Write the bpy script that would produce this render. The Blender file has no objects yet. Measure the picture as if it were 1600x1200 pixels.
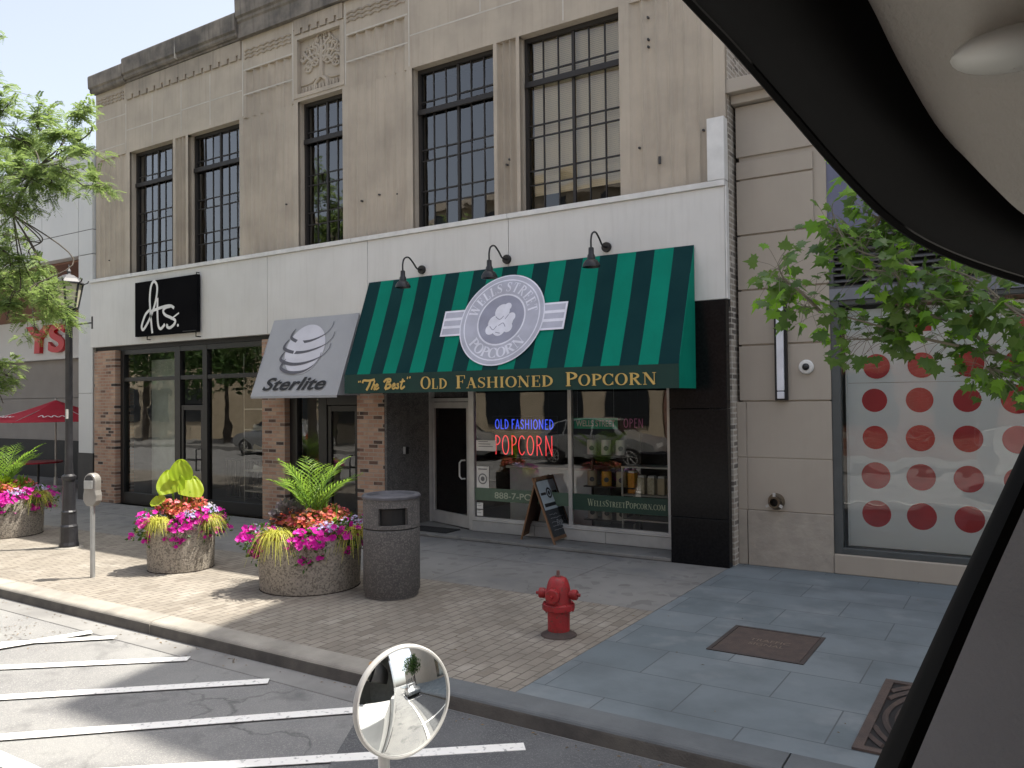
import bpy, math, random
import numpy as np
from mathutils import Vector, Matrix
random.seed(7)
R = math.radians
SC = bpy.context.scene
COL = SC.collection
# ------------------------------------------------------------------ camera, sky, sun, exposure
F_PX, EYE = 1259.7, np.array([0.0, 0.0, 2.15])
_y, _p, _r = R(32.67), R(1.08), R(-0.607)
CF = np.array([-math.sin(_y)*math.cos(_p), math.cos(_y)*math.cos(_p), math.sin(_p)])
_r0 = np.array([math.cos(_y), math.sin(_y), 0.0]); _u0 = np.cross(_r0, CF)
CR = _r0*math.cos(_r)+_u0*math.sin(_r); CU = -_r0*math.sin(_r)+_u0*math.cos(_r)
cd = bpy.data.cameras.new('camera'); cam = bpy.data.objects.new('camera', cd); COL.objects.link(cam)
cd.sensor_width = 36; cd.lens = F_PX/1600*36; cd.clip_start = 0.02; cd.clip_end = 900
m3 = Matrix(((CR[0], CU[0], -CF[0]), (CR[1], CU[1], -CF[1]), (CR[2], CU[2], -CF[2])))
cam.matrix_world = Matrix.Translation(Vector(EYE)) @ m3.to_4x4()
SC.camera = cam
SUN = Vector((0.47, 0.48, 1.42)).normalized()
w = bpy.data.worlds.new('World'); SC.world = w; w.use_nodes = True
nt = w.node_tree; bg = nt.nodes['Background']
sky = nt.nodes.new('ShaderNodeTexSky'); sky.sky_type = 'NISHITA'; sky.sun_disc = False
sky.sun_elevation = math.asin(SUN.z); sky.sun_rotation = math.atan2(SUN.x, SUN.y)
sky.dust_density = 4.0; sky.air_density = 1.0; sky.ozone_density = 1.0
hs = nt.nodes.new('ShaderNodeHueSaturation'); hs.inputs['Saturation'].default_value = 0.52   # hazy summer sky
nt.links.new(sky.outputs[0], hs.inputs['Color']); nt.links.new(hs.outputs[0], bg.inputs[0]); bg.inputs[1].default_value = 0.125
sl = bpy.data.lights.new('sun', 'SUN'); sl.energy = 4.2; sl.angle = R(0.5); sl.color = (1.0, 0.94, 0.84)
so = bpy.data.objects.new('sun', sl); COL.objects.link(so); so.location = (5, 5, 30)
so.rotation_euler = SUN.to_track_quat('Z', 'Y').to_euler()
SC.view_settings.view_transform = 'Standard'; SC.view_settings.look = 'None'
SC.view_settings.exposure = 1.3; SC.view_settings.gamma = 1.0
SC.cycles.max_bounces = 10; SC.cycles.transparent_max_bounces = 24; SC.cycles.glossy_bounces = 5
SC.cycles.sample_clamp_indirect = 6.0

def ray(px, py): return CF+CR*((px-800)/F_PX)-CU*((py-600)/F_PX)
def G(px, py, z=0.0):
    d = ray(px, py); return EYE+d*((z-EYE[2])/d[2])
def P(px, py, Y):
    d = ray(px, py); return EYE+d*(Y/d[1])
def D(px, py, dist):
    d = ray(px, py); return EYE+d/np.linalg.norm(d)*dist

# ------------------------------------------------------------------ materials
def nodes(name):
    m = bpy.data.materials.new(name); m.use_nodes = True
    return m, m.node_tree, m.node_tree.nodes['Principled BSDF']
def N(t, typ, **k):
    n = t.nodes.new('ShaderNode'+typ)
    for a, v in k.items(): setattr(n, a, v)
    return n
def rgb(c): return (c[0], c[1], c[2], 1)
def mixc(t, fac, a, b, mode='MIX'):
    n = N(t, 'Mix', data_type='RGBA', blend_type=mode)
    for i, v in ((0, fac), (6, a), (7, b)):
        if hasattr(v, 'is_linked') or hasattr(v, 'links'): t.links.new(v, n.inputs[i])
        else: n.inputs[i].default_value = v if i == 0 else rgb(v)
    return n.outputs[2]
def ramp(t, src, lo, hi):
    n = N(t, 'MapRange'); n.inputs[1].default_value = lo; n.inputs[2].default_value = hi
    t.links.new(src, n.inputs[0]); return n.outputs[0]
def noise(t, scale, detail=5, stretch=None, co='Object', rough=.55):
    tc = N(t, 'TexCoord'); v = tc.outputs[co]
    if stretch:
        mp = N(t, 'Mapping'); mp.inputs['Scale'].default_value = stretch
        t.links.new(v, mp.inputs[0]); v = mp.outputs[0]
    n = N(t, 'TexNoise'); n.inputs['Scale'].default_value = scale; n.inputs['Detail'].default_value = detail
    n.inputs['Roughness'].default_value = rough
    t.links.new(v, n.inputs['Vector']); return n.outputs[0]
def bump(t, b, h, strength, dist=.01):
    n = N(t, 'Bump'); n.inputs['Strength'].default_value = strength; n.inputs['Distance'].default_value = dist
    t.links.new(h, n.inputs['Height']); t.links.new(n.outputs[0], b.inputs['Normal'])
def mat(name, c1, c2=None, scale=4, rough=.7, metal=0, bmp=0, bscale=60, spec=.5, stretch=None, lo=.35, hi=.65, streak=None, speck=None, emit=None, coat=0):
    m, t, b = nodes(name)
    b.inputs['Roughness'].default_value = rough; b.inputs['Metallic'].default_value = metal
    b.inputs['Specular IOR Level'].default_value = spec; b.inputs['Coat Weight'].default_value = coat
    c2 = c2 or tuple(x*.82 for x in c1)
    col = mixc(t, ramp(t, noise(t, scale, 6, stretch), lo, hi), c1, c2)
    if streak:   # (colour, amount)
        col = mixc(t, ramp(t, noise(t, 3, 5, (5, 5, .35)), .5, .5+.3/max(streak[1], .01)), col, streak[0])
    if speck:    # (colour, scale, threshold)
        v = N(t, 'TexVoronoi'); v.inputs['Scale'].default_value = speck[1]
        tc = N(t, 'TexCoord'); t.links.new(tc.outputs['Object'], v.inputs['Vector'])
        sep = N(t, 'SeparateColor'); t.links.new(v.outputs['Color'], sep.inputs[0])
        col = mixc(t, ramp(t, sep.outputs[0], speck[2]-.12, speck[2]+.12), col, speck[0])
    t.links.new(col, b.inputs['Base Color'])
    if bmp: bump(t, b, noise(t, bscale, 4), bmp)
    if emit:
        b.inputs['Emission Color'].default_value = rgb(emit[0]); b.inputs['Emission Strength'].default_value = emit[1]
    return m
def brickmat(name, c1, c2, c3, mortar, bw, bh, ms, plane='xz', bmp=.4, offset=.5, dark=.75, rough=.85, rot=0, wear=None):
    m, t, b = nodes(name); b.inputs['Roughness'].default_value = rough
    tc = N(t, 'TexCoord'); sp = N(t, 'SeparateXYZ'); cb = N(t, 'CombineXYZ'); t.links.new(tc.outputs['Object'], sp.inputs[0])
    ax = {'x': 0, 'y': 1, 'z': 2}
    t.links.new(sp.outputs[ax[plane[0]]], cb.inputs[0]); t.links.new(sp.outputs[ax[plane[1]]], cb.inputs[1])
    br = N(t, 'TexBrick'); br.offset = offset
    vec = cb.outputs[0]
    if rot:
        mp = N(t, 'Mapping'); mp.inputs['Rotation'].default_value = (0, 0, rot); t.links.new(vec, mp.inputs[0]); vec = mp.outputs[0]
    t.links.new(vec, br.inputs['Vector'])
    br.inputs['Scale'].default_value = 1; br.inputs['Brick Width'].default_value = bw; br.inputs['Row Height'].default_value = bh
    br.inputs['Mortar Size'].default_value = ms; br.inputs['Mortar Smooth'].default_value = .3
    br.inputs['Color1'].default_value = (0, 0, 0, 1); br.inputs['Color2'].default_value = (1, 1, 1, 1); br.inputs['Mortar'].default_value = (.5, .5, .5, 1)
    sep = N(t, 'SeparateColor'); t.links.new(br.outputs['Color'], sep.inputs[0])
    base = mixc(t, sep.outputs[0], c1, c2)
    base = mixc(t, ramp(t, sep.outputs[0], dark, dark+.03), base, c3)
    base = mixc(t, ramp(t, noise(t, 2.2, 6), .4, .75), base, tuple(x*.72 for x in c1))
    if wear: base = mixc(t, ramp(t, noise(t, wear[1], 7), .55, .72), base, wear[0])
    base = mixc(t, br.outputs['Fac'], base, mortar)
    t.links.new(base, b.inputs['Base Color'])
    inv = N(t, 'Math', operation='SUBTRACT'); inv.inputs[0].default_value = 1; t.links.new(br.outputs['Fac'], inv.inputs[1])
    ad = N(t, 'Math', operation='ADD'); t.links.new(inv.outputs[0], ad.inputs[0])
    sc = N(t, 'Math', operation='MULTIPLY'); sc.inputs[1].default_value = .5; t.links.new(noise(t, 45, 4), sc.inputs[0]); t.links.new(sc.outputs[0], ad.inputs[1])
    bump(t, b, ad.outputs[0], bmp, .012)
    return m
def glassmat(name, tint=(.8, .85, .82), boost=1.5, wav=.02, ior=1.5, rough=.0):
    m = bpy.data.materials.new(name); m.use_nodes = True; t = m.node_tree; t.nodes.clear()
    o = N(t, 'OutputMaterial'); mx = N(t, 'MixShader'); tr = N(t, 'BsdfTransparent'); gl = N(t, 'BsdfGlossy'); fr = N(t, 'Fresnel')
    tr.inputs[0].default_value = rgb(tint); gl.inputs['Roughness'].default_value = rough; fr.inputs['IOR'].default_value = ior
    mu = N(t, 'Math', operation='MULTIPLY', use_clamp=True); mu.inputs[1].default_value = boost
    t.links.new(fr.outputs[0], mu.inputs[0]); t.links.new(mu.outputs[0], mx.inputs[0])
    t.links.new(tr.outputs[0], mx.inputs[1]); t.links.new(gl.outputs[0], mx.inputs[2]); t.links.new(mx.outputs[0], o.inputs[0])
    n = N(t, 'Bump'); n.inputs['Strength'].default_value = wav; n.inputs['Distance'].default_value = .1
    t.links.new(noise(t, 1.3, 2), n.inputs['Height']); t.links.new(n.outputs[0], gl.inputs['Normal'])
    return m
def leafmat(name, c1, c2, trans=.4, rough=.5):
    m = bpy.data.materials.new(name); m.use_nodes = True; t = m.node_tree; b = t.nodes['Principled BSDF']; o = t.nodes['Material Output']
    g = N(t, 'NewGeometry'); col = mixc(t, g.outputs['Random Per Island'], c1, c2)
    t.links.new(col, b.inputs['Base Color']); b.inputs['Roughness'].default_value = rough; b.inputs['Specular IOR Level'].default_value = .35
    tl = N(t, 'BsdfTranslucent'); bright = mixc(t, .6, col, tuple(min(1, x*1.9) for x in c2)); t.links.new(bright, tl.inputs[0])
    mx = N(t, 'MixShader'); mx.inputs[0].default_value = trans
    t.links.new(b.outputs[0], mx.inputs[1]); t.links.new(tl.outputs[0], mx.inputs[2]); t.links.new(mx.outputs[0], o.inputs[0])
    return m

# ------------------------------------------------------------------ mesh building
ORI = {}
class MB:
    def __init__(s): s.v = []; s.f = []; s.m = []; s.k = 0
    def add(s, v, f, k=None):
        o = len(s.v); s.v += [tuple(map(float, q)) for q in v]; s.f += [tuple(i+o for i in q) for q in f]
        s.m += [s.k if k is None else k]*len(f); return s
    def box(s, x0, x1, y0, y1, z0, z1, k=None):
        return s.add([(x0, y0, z0), (x1, y0, z0), (x1, y1, z0), (x0, y1, z0), (x0, y0, z1), (x1, y0, z1), (x1, y1, z1), (x0, y1, z1)],
                     [(0, 3, 2, 1), (4, 5, 6, 7), (0, 1, 5, 4), (1, 2, 6, 5), (2, 3, 7, 6), (3, 0, 4, 7)], k)
    def bar(s, a, b, wx, wy, up=(0, 0, 1), k=None):
        a, b = Vector(a), Vector(b); d = (b-a).normalized(); u = Vector(up)
        if abs(d.dot(u)) > .98: u = Vector((0, 1, 0))
        r = d.cross(u).normalized()*wx/2; u = r.cross(d).normalized()*wy/2
        return s.add([a-r-u, a+r-u, a+r+u, a-r+u, b-r-u, b+r-u, b+r+u, b-r+u],
                     [(0, 3, 2, 1), (4, 5, 6, 7), (0, 1, 5, 4), (1, 2, 6, 5), (2, 3, 7, 6), (3, 0, 4, 7)], k)
    def tube(s, pts, r, n=8, k=None, closed=False, flat=None):
        p = [Vector(q) for q in pts]; L = len(p)
        rr = r if hasattr(r, '__len__') else [r]*L
        t = [(p[(i+1) % L if closed else min(i+1, L-1)]-p[(i-1) % L if closed else max(i-1, 0)]).normalized() for i in range(L)]
        u = Vector((0, 0, 1)) if abs(t[0].z) < .9 else Vector((1, 0, 0)); v = []
        for i in range(L):
            u = (u-t[i]*u.dot(t[i])).normalized(); wv = t[i].cross(u)
            for j in range(n):
                a = 2*math.pi*j/n; v.append(p[i]+u*(math.cos(a)*rr[i])+wv*(math.sin(a)*rr[i]*(flat or 1)))
        f = [(i*n+j, i*n+(j+1) % n, ((i+1) % L)*n+(j+1) % n, ((i+1) % L)*n+j) for i in range(L if closed else L-1) for j in range(n)]
        if not closed: f += [tuple(range(n))[::-1], tuple(range((L-1)*n, L*n))]
        return s.add(v, f, k)
    def lathe(s, prof, c=(0, 0, 0), n=24, sx=1, sy=1, k=None, axis='z', a0=0, cap=True):
        v = []
        for r, z in prof:
            for j in range(n):
                a = a0+2*math.pi*j/n; x, y = r*math.cos(a)*sx, r*math.sin(a)*sy
                q = {'z': (x, y, z), 'y': (x, z, y), 'x': (z, x, y)}[axis]
                v.append((c[0]+q[0], c[1]+q[1], c[2]+q[2]))
        L = len(prof); f = [(i*n+j, i*n+(j+1) % n, (i+1)*n+(j+1) % n, (i+1)*n+j) for i in range(L-1) for j in range(n)]
        if cap: f += [tuple(range(n))[::-1], tuple(range((L-1)*n, L*n))]
        return s.add(v, f, k)
    def prism(s, poly, ext, k=None):
        n = len(poly); e = Vector(ext); v = [Vector(q) for q in poly]; v += [q+e for q in v]
        return s.add(v, [tuple(range(n))[::-1], tuple(range(n, 2*n))]+[(i, (i+1) % n, n+(i+1) % n, n+i) for i in range(n)], k)
    def poly(s, pts, k=None): return s.add(pts, [tuple(range(len(pts)))], k)
    def grid(s, rows, k=None, closed=False):
        n = len(rows[0]); v = [q for rw in rows for q in rw]
        return s.add(v, [(i*n+j, i*n+(j+1) % n, (i+1)*n+(j+1) % n, (i+1)*n+j) for i in range(len(rows)-1) for j in range(n if closed else n-1)], k)
    def sphere(s, c, r, n=12, k=None, sc=(1, 1, 1)):
        rows = [[(c[0]+r*sc[0]*math.sin(t)*math.cos(a), c[1]+r*sc[1]*math.sin(t)*math.sin(a), c[2]+r*sc[2]*math.cos(t)) for a in np.linspace(0, 2*math.pi, n, endpoint=False)] for t in np.linspace(.02, math.pi-.02, n//2+2)]
        return s.grid(rows, k, True)
    def build(s, name, mats, parent=None, smooth=False, bevel=0, solid=0, loc=None):
        me = bpy.data.meshes.new(name); v = np.array(s.v, float)
        if parent is not None: o0 = np.array(ORI[parent.name])
        elif loc is not None: o0 = np.array(loc, float)
        else: o0 = np.array([(v[:, 0].min()+v[:, 0].max())/2, (v[:, 1].min()+v[:, 1].max())/2, v[:, 2].min()])
        me.from_pydata((v-o0).tolist(), [], s.f)
        for m in (mats if isinstance(mats, (list, tuple)) else [mats]): me.materials.append(m)
        me.polygons.foreach_set('material_index', s.m)
        if smooth: me.polygons.foreach_set('use_smooth', [True]*len(s.f))
        me.update()
        o = bpy.data.objects.new(name, me); COL.objects.link(o); ORI[o.name] = tuple(o0)
        if parent is not None: o.parent = parent
        else: o.location = o0
        if solid: md = o.modifiers.new('thick', 'SOLIDIFY'); md.thickness = solid; md.offset = 0
        if bevel:
            md = o.modifiers.new('bevel', 'BEVEL'); md.width = bevel; md.segments = 2; md.limit_method = 'ANGLE'; md.angle_limit = R(40)
            md.harden_normals = False
        if smooth:
            me.polygons.foreach_set('use_smooth', [True]*len(s.f))
            try: me.set_sharp_from_angle(angle=R(38))
            except Exception: pass
        return o
def tag(o, label, cat, group=None):
    o['label'] = label; o['category'] = cat
    if group: o['group'] = group
    return o
def struct(o): o['kind'] = 'structure'; return o
def thing(name, label, cat, loc, group=None):
    o = bpy.data.objects.new(name, None); COL.objects.link(o); o.location = loc; o.empty_display_size = .1
    ORI[o.name] = tuple(map(float, loc)); return tag(o, label, cat, group)
def kids(o): return [c for c in bpy.data.objects if c.parent == o]
def copy_tree(o, loc, rz, label, parent=None):
    c = o.copy(); COL.objects.link(c)
    if parent is None: c.location = loc; c.rotation_euler = (0, 0, rz); c['label'] = label
    else: c.parent = parent
    for ch in kids(o): copy_tree(ch, None, None, None, c)
    return c
def spline(pts, n=8, closed=False):
    p = [np.array(q, float) for q in pts]; L = len(p); out = []
    for i in range(L if closed else L-1):
        a, b, c, d = (p[(i-1) % L], p[i], p[(i+1) % L], p[(i+2) % L]) if closed else (p[max(i-1, 0)], p[i], p[i+1], p[min(i+2, L-1)])
        for t in np.linspace(0, 1, n, endpoint=False):
            out.append(.5*((2*b)+(-a+c)*t+(2*a-5*b+4*c-d)*t*t+(-a+3*b-3*c+d)*t**3))
    if not closed: out.append(p[-1])
    return out

# ------------------------------------------------------------------ lettering
def arc(cx, cy, rx, ry, a0, a1, wf, n=22):
    return [(cx+rx*math.cos(R(a)), cy+ry*math.sin(R(a)), wf(a)) for a in np.linspace(a0, a1, n)]
TK, TN = .17, .05
def _w(a): return TN+(TK-TN)*abs(math.cos(R(a)))**1.3
def st(x, y0=0, y1=1, w=TK): return [(x, y0, w), (x, y1, w)]
def ln(*q): return [(x, y, w) for x, y, w in q]
def sf(x, y, h=.15): return [(x-h, y, TN), (x+h, y, TN)]
_E = 1-TN/2; _B = TN/2
GL = {
 'O': (.86, [arc(.43, .5, .33, .475, 0, 360, _w, 36)], []),
 'C': (.80, [arc(.43, .5, .33, .475, 42, 318, _w)], [st(.70, .68, .96, .05), st(.70, .04, .32, .05)]),
 'D': (.84, [st(.2), arc(.2, .5, .52, .475, 90, -90, _w)], [ln((.05, _E, TN), (.24, _E, TN)), ln((.05, _B, TN), (.24, _B, TN))]),
 'L': (.68, [ln((.2, 1, TK), (.2, 0, TK)), ln((.2, _B, TN), (.62, _B, TN))], [sf(.2, _E), sf(.16, _B, .11), st(.61, 0, .28, .05)]),
 'F': (.68, [st(.2), ln((.2, _E, TN), (.62, _E, TN)), ln((.2, .52, TN), (.48, .52, TN))], [sf(.2, _B), sf(.16, _E, .11), st(.61, .74, 1, .05), st(.48, .4, .64, .045)]),
 'E': (.70, [st(.2), ln((.2, _E, TN), (.63, _E, TN)), ln((.2, .52, TN), (.5, .52, TN)), ln((.2, _B, TN), (.64, _B, TN))], [sf(.16, _B, .11), sf(.16, _E, .11), st(.62, .74, 1, .05), st(.5, .4, .64, .045), st(.63, 0, .27, .05)]),
 'H': (.94, [st(.2), st(.74), ln((.2, .52, TN), (.74, .52, TN))], [sf(.2, _B), sf(.2, _E), sf(.74, _B), sf(.74, _E)]),
 'I': (.42, [st(.21)], [sf(.21, _B), sf(.21, _E)]),
 'N': (.94, [st(.17, 0, 1, TN), ln((.17, 1, TK), (.76, .02, TK)), st(.76, 0, 1, TN)], [sf(.17, _B, .12), sf(.12, _E, .1), sf(.76, _E, .12)]),
 'M': (1.1, [st(.17, 0, 1, TN), ln((.2, 1, TK), (.53, .05, TK)), ln((.53, .05, TN), (.88, 1, TN)), st(.88)], [sf(.17, _B, .12), sf(.13, _E, .1), sf(.9, _E), sf(.88, _B)]),
 'P': (.74, [st(.2), arc(.2, .735, .44, .24, 90, -90, _w)], [sf(.2, _B), ln((.05, _E, TN), (.24, _E, TN))]),
 'R': (.86, [st(.2), arc(.2, .745, .42, .23, 90, -90, _w), ln((.38, .52, TK*.9), (.7, .02, TK*.9))], [sf(.2, _B), ln((.05, _E, TN), (.24, _E, TN)), ln((.64, _B, TN), (.85, _B, TN))]),
 'S': (.66, [[(x, y, wd) for (x, y), wd in zip([(.56, .80), (.46, .93), (.32, .965), (.18, .92), (.12, .78), (.17, .64), (.32, .54), (.47, .43), (.55, .28), (.5, .11), (.35, .035), (.2, .06), (.09, .2)], [.04, .05, .055, .08, .13, .16, .17, .16, .13, .08, .055, .05, .04])]], [st(.56, .72, .98, .045), st(.09, .02, .28, .045)]),
 'T': (.78, [st(.39), ln((.06, _E, TN), (.72, _E, TN))], [sf(.39, _B), st(.07, .72, 1, .05), st(.71, .72, 1, .05)]),
 'W': (1.2, [ln((.12, 1, TK), (.38, 0, TK)), ln((.38, 0, TN), (.6, .98, TN)), ln((.58, 1, TK), (.83, 0, TK)), ln((.83, 0, TN), (1.07, 1, TN))], [sf(.12, _E), sf(.57, _E), sf(1.07, _E, .11)]),
 'A': (.84, [ln((.12, 0, TN), (.4, .98, TN)), ln((.4, 1, TK), (.68, 0, TK)), ln((.21, .33, TN), (.58, .33, TN))], [sf(.12, _B, .11), sf(.68, _B, .14)]),
 'U': (.86, [ln((.2, 1, TK), (.2, .3, TK)), arc(.44, .3, .24, .27, 180, 360, _w), ln((.68, .3, TN), (.68, 1, TN))], [sf(.2, _E), sf(.68, _E, .1)]),
}
def strokepoly(st_, place, mb, k, lift, bold=1.0):
    p = [np.array(q[:2]) for q in st_]; ws = [q[2]*bold for q in st_]; L = len(p); lft = []; rgt = []
    for i in range(L):
        t = p[min(i+1, L-1)]-p[max(i-1, 0)]
        if L > 3 and np.allclose(p[0], p[-1]): t = p[(i+1) if i < L-1 else 1]-p[(i-1) if i > 0 else L-2]
        t = t/(np.linalg.norm(t)+1e-9); n = np.array([-t[1], t[0]])
        lft.append(p[i]+n*ws[i]/2); rgt.append(p[i]-n*ws[i]/2)
    v = [place(q[0], q[1], lift) for q in lft]+[place(q[0], q[1], lift) for q in rgt]
    mb.add(v, [(i, L+i, L+i+1, i+1) for i in range(L-1)], k)
def frame(o, ex, ey):
    o, ex, ey = (np.array(q, float) for q in (o, ex, ey)); n = np.cross(ex, ey); n = n/np.linalg.norm(n)
    return lambda x, y, l=0.0: tuple(o+ex*x+ey*y+n*l)
def serif(mb, text, o, ex, ey, width, h, small=.8, k=0, lift=.004, bold=1.0):
    """text in the serif face, capitals full height and lower-case letters as small capitals"""
    tot = 0; items = []
    for ch in text:
        if ch == ' ': tot += .35; continue
        if ch == '.': items.append((ch, tot, 1)); tot += .22; continue
        s = 1 if ch.isupper() else small
        items.append((ch.upper(), tot, s)); tot += GL[ch.upper()][0]*s+.03
    sx = width/tot; q = 0
    for ch, x0, s in items:
        pl = frame(np.array(o)+np.array(ex)*x0*sx, np.array(ex)*s*sx, np.array(ey)*s*h)
        if ch == '.': strokepoly([(.1, 0, .12), (.1, .12, .12)], pl, mb, k, lift); continue
        for sk in GL[ch][1]+GL[ch][2]:
            q += 1; strokepoly(sk, pl, mb, k, lift+.0004*(q % 6), bold)
def sans(mb, text, o, ex, ey, width, h, k=0, lift=.004, shear=0, bold=0, thick=0):
    cu = bpy.data.curves.new('t', 'FONT'); cu.body = text; cu.size = 1; cu.offset = bold; cu.shear = shear; cu.extrude = thick
    ob = bpy.data.objects.new('t', cu); COL.objects.link(ob); dg = bpy.context.evaluated_depsgraph_get()
    me = bpy.data.meshes.new_from_object(ob.evaluated_get(dg)); v = np.array([q.co[:] for q in me.vertices]); f = [tuple(q.vertices) for q in me.polygons]
    bpy.data.objects.remove(ob); bpy.data.curves.remove(cu); bpy.data.meshes.remove(me)
    x0, x1, y0, y1 = v[:, 0].min(), v[:, 0].max(), v[:, 1].min(), v[:, 1].max()
    pl = frame(o, ex, ey)
    mb.add([pl((q[0]-x0)/(x1-x0)*width, (q[1]-y0)/(y1-y0)*h, lift+q[2]) for q in v], f, k)
def brush(mb, pts, pl, wd, k=0, lift=.004, n=6, closed=False):
    c = spline(pts, n, closed); L = len(c)
    if closed: c.append(c[0])
    strokepoly([(q[0], q[1], wd if not hasattr(wd, '__call__') else wd(i/L)) for i, q in enumerate(c)], pl, mb, k, lift)
def disc(mb, pl, cx, cy, r, k, lift, n=40, ry=None):
    mb.add([pl(cx+r*math.cos(2*math.pi*i/n), cy+(ry or r)*math.sin(2*math.pi*i/n), lift) for i in range(n)], [tuple(range(n))], k)
def ring(mb, pl, cx, cy, r0, r1, k, lift, n=48):
    v = [pl(cx+r*math.cos(2*math.pi*i/n), cy+r*math.sin(2*math.pi*i/n), lift) for r in (r0, r1) for i in range(n)]
    mb.add(v, [(i, (i+1) % n, n+(i+1) % n, n+i) for i in range(n)], k)
def rect(mb, pl, x0, x1, y0, y1, k, lift): mb.add([pl(x0, y0, lift), pl(x1, y0, lift), pl(x1, y1, lift), pl(x0, y1, lift)], [(0, 1, 2, 3)], k)
# ------------------------------------------------------------------ shared materials
M_LIME = mat('limestone', (.465, .408, .33), (.37, .325, .265), 1.3, .9, bmp=.15, bscale=70, streak=((.27, .225, .175), .4))
M_LIME2 = mat('weathered_limestone', (.40, .345, .275), (.28, .245, .2), 1.6, .92, bmp=.25, bscale=40, streak=((.13, .115, .10), .5))
M_DARKST = mat('blackened_coping_stone', (.25, .222, .188), (.095, .088, .08), 2.2, .95, bmp=.3, bscale=30, streak=((.055, .052, .05), .6))
M_JOINT = mat('pale_mortar', (.55, .52, .46), rough=.9)
M_WHITE = mat('painted_fascia', (.66, .655, .63), (.59, .585, .56), .9, .55, streak=((.47, .46, .43), .35), bmp=.02, bscale=3)
M_CAP = mat('white_flashing', (.72, .72, .70), rough=.45)
M_SEAM = mat('dark_seam', (.06, .06, .06), rough=.8)
M_BRICK = brickmat('mixed_brick', (.36, .20, .135), (.50, .36, .25), (.035, .028, .026), (.33, .28, .23), .205, .068, .009, 'xz', dark=.85)
M_SIDEBR = brickmat('old_common_brick', (.30, .26, .215), (.45, .41, .35), (.14, .125, .11), (.5, .47, .42), .205, .072, .012, 'yz', wear=((.45, .42, .38), 3.0))
M_GRAN = mat('black_granite', (.004, .0045, .005), (.010, .010, .011), 30, .2, spec=.14)
M_AGG = mat('grey_pebble_dash', (.12, .115, .11), (.075, .072, .07), 8, .85, bmp=.6, bscale=90, speck=((.17, .16, .15), 80, .75))
M_BLKMET = mat('black_metal', (.012, .012, .013), rough=.38)
M_STEEL = mat('dark_steel_sash', (.022, .019, .017), rough=.6)
M_ALU = mat('dull_aluminium', (.52, .52, .50), (.42, .42, .41), 3, .4, metal=.25)
M_CONC = mat('concrete', (.215, .21, .197), (.165, .162, .153), 1.1, .9, bmp=.25, bscale=120, speck=((.135, .13, .122), 9, .92))
M_KERB = mat('kerb_concrete', (.32, .30, .26), (.21, .197, .172), 2.5, .9, bmp=.35, bscale=90)
M_PAVER = brickmat('tan_brick_pavers', (.228, .203, .168), (.262, .236, .198), (.18, .157, .128), (.11, .097, .08), .21, .105, .007, 'yx', dark=.9, wear=((.30, .275, .235), 2.5))
M_SLATE = brickmat('slate_paving', (.135, .163, .178), (.158, .185, .2), (.122, .15, .165), (.07, .08, .088), 1.0, .62, .006, 'xy', dark=.88, bmp=.2, rough=.75, wear=((.19, .212, .222), 1.6))
M_ASPH = mat('worn_asphalt', (.225, .225, .218), (.165, .165, .165), 1.2, .92, bmp=.5, bscale=180, speck=((.27, .265, .25), 160, .8), streak=None)
def crackle(m, scale, width, col, amt):   # wandering cracks and tar stains laid into a paved surface
    t = m.node_tree; b = t.nodes['Principled BSDF']; src = b.inputs['Base Color'].links[0].from_socket
    v = N(t, 'TexVoronoi', feature='DISTANCE_TO_EDGE'); v.inputs['Scale'].default_value = scale
    tc = N(t, 'TexCoord'); wv = N(t, 'VectorMath', operation='ADD'); nn = N(t, 'TexNoise'); nn.inputs['Scale'].default_value = 1.7; nn.inputs['Detail'].default_value = 6
    t.links.new(tc.outputs['Object'], nn.inputs['Vector']); t.links.new(tc.outputs['Object'], wv.inputs[0]); t.links.new(nn.outputs['Color'], wv.inputs[1]); t.links.new(wv.outputs[0], v.inputs['Vector'])
    a = ramp(t, v.outputs['Distance'], width, 0.0); k = N(t, 'Math', operation='MULTIPLY'); t.links.new(a, k.inputs[0])
    g = ramp(t, noise(t, .35, 4), .45, .62); t.links.new(g, k.inputs[1])
    c = mixc(t, k.outputs[0], src, col); st_m = mixc(t, ramp(t, noise(t, 1.9, 7), .56, .70), c, tuple(x*amt for x in (.2, .2, .2)))
    t.links.new(st_m, b.inputs['Base Color'])
crackle(M_ASPH, .55, .012, (.05, .05, .05), .55); crackle(M_CONC, .4, .006, (.08, .075, .07), .75)
M_GUTT = mat('gutter_concrete', (.235, .232, .222), (.165, .162, .156), 1.7, .9, bmp=.3, bscale=120)
M_PAINT = mat('road_paint', (.80, .79, .75), (.34, .34, .33), 24, .75, lo=.57, hi=.70, bmp=.2, bscale=150)
M_GLASS = glassmat('shop_glass', (.90, .93, .91), 2.2, .02)
M_GLASS2 = glassmat('old_window_glass', (.5, .53, .53), 3.4, .05)
M_GLASS3 = glassmat('clear_window_glass', (.90, .88, .82), 2.4, .05)
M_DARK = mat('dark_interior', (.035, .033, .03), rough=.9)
M_MIDIN = mat('grey_interior', (.22, .22, .21), rough=.9)
M_PALEIN = mat('pale_interior_wall', (.66, .74, .72), rough=.8)
M_FLOORIN = mat('interior_floor', (.16, .15, .14), rough=.5)
M_BLACK = mat('flat_black', (.008, .008, .009), rough=.6)
M_OFFW = mat('off_white', (.75, .74, .70), rough=.6)
M_WOOD = mat('brown_wood', (.22, .12, .06), (.15, .08, .04), 4, .6, stretch=(1, 1, .1))

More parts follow.
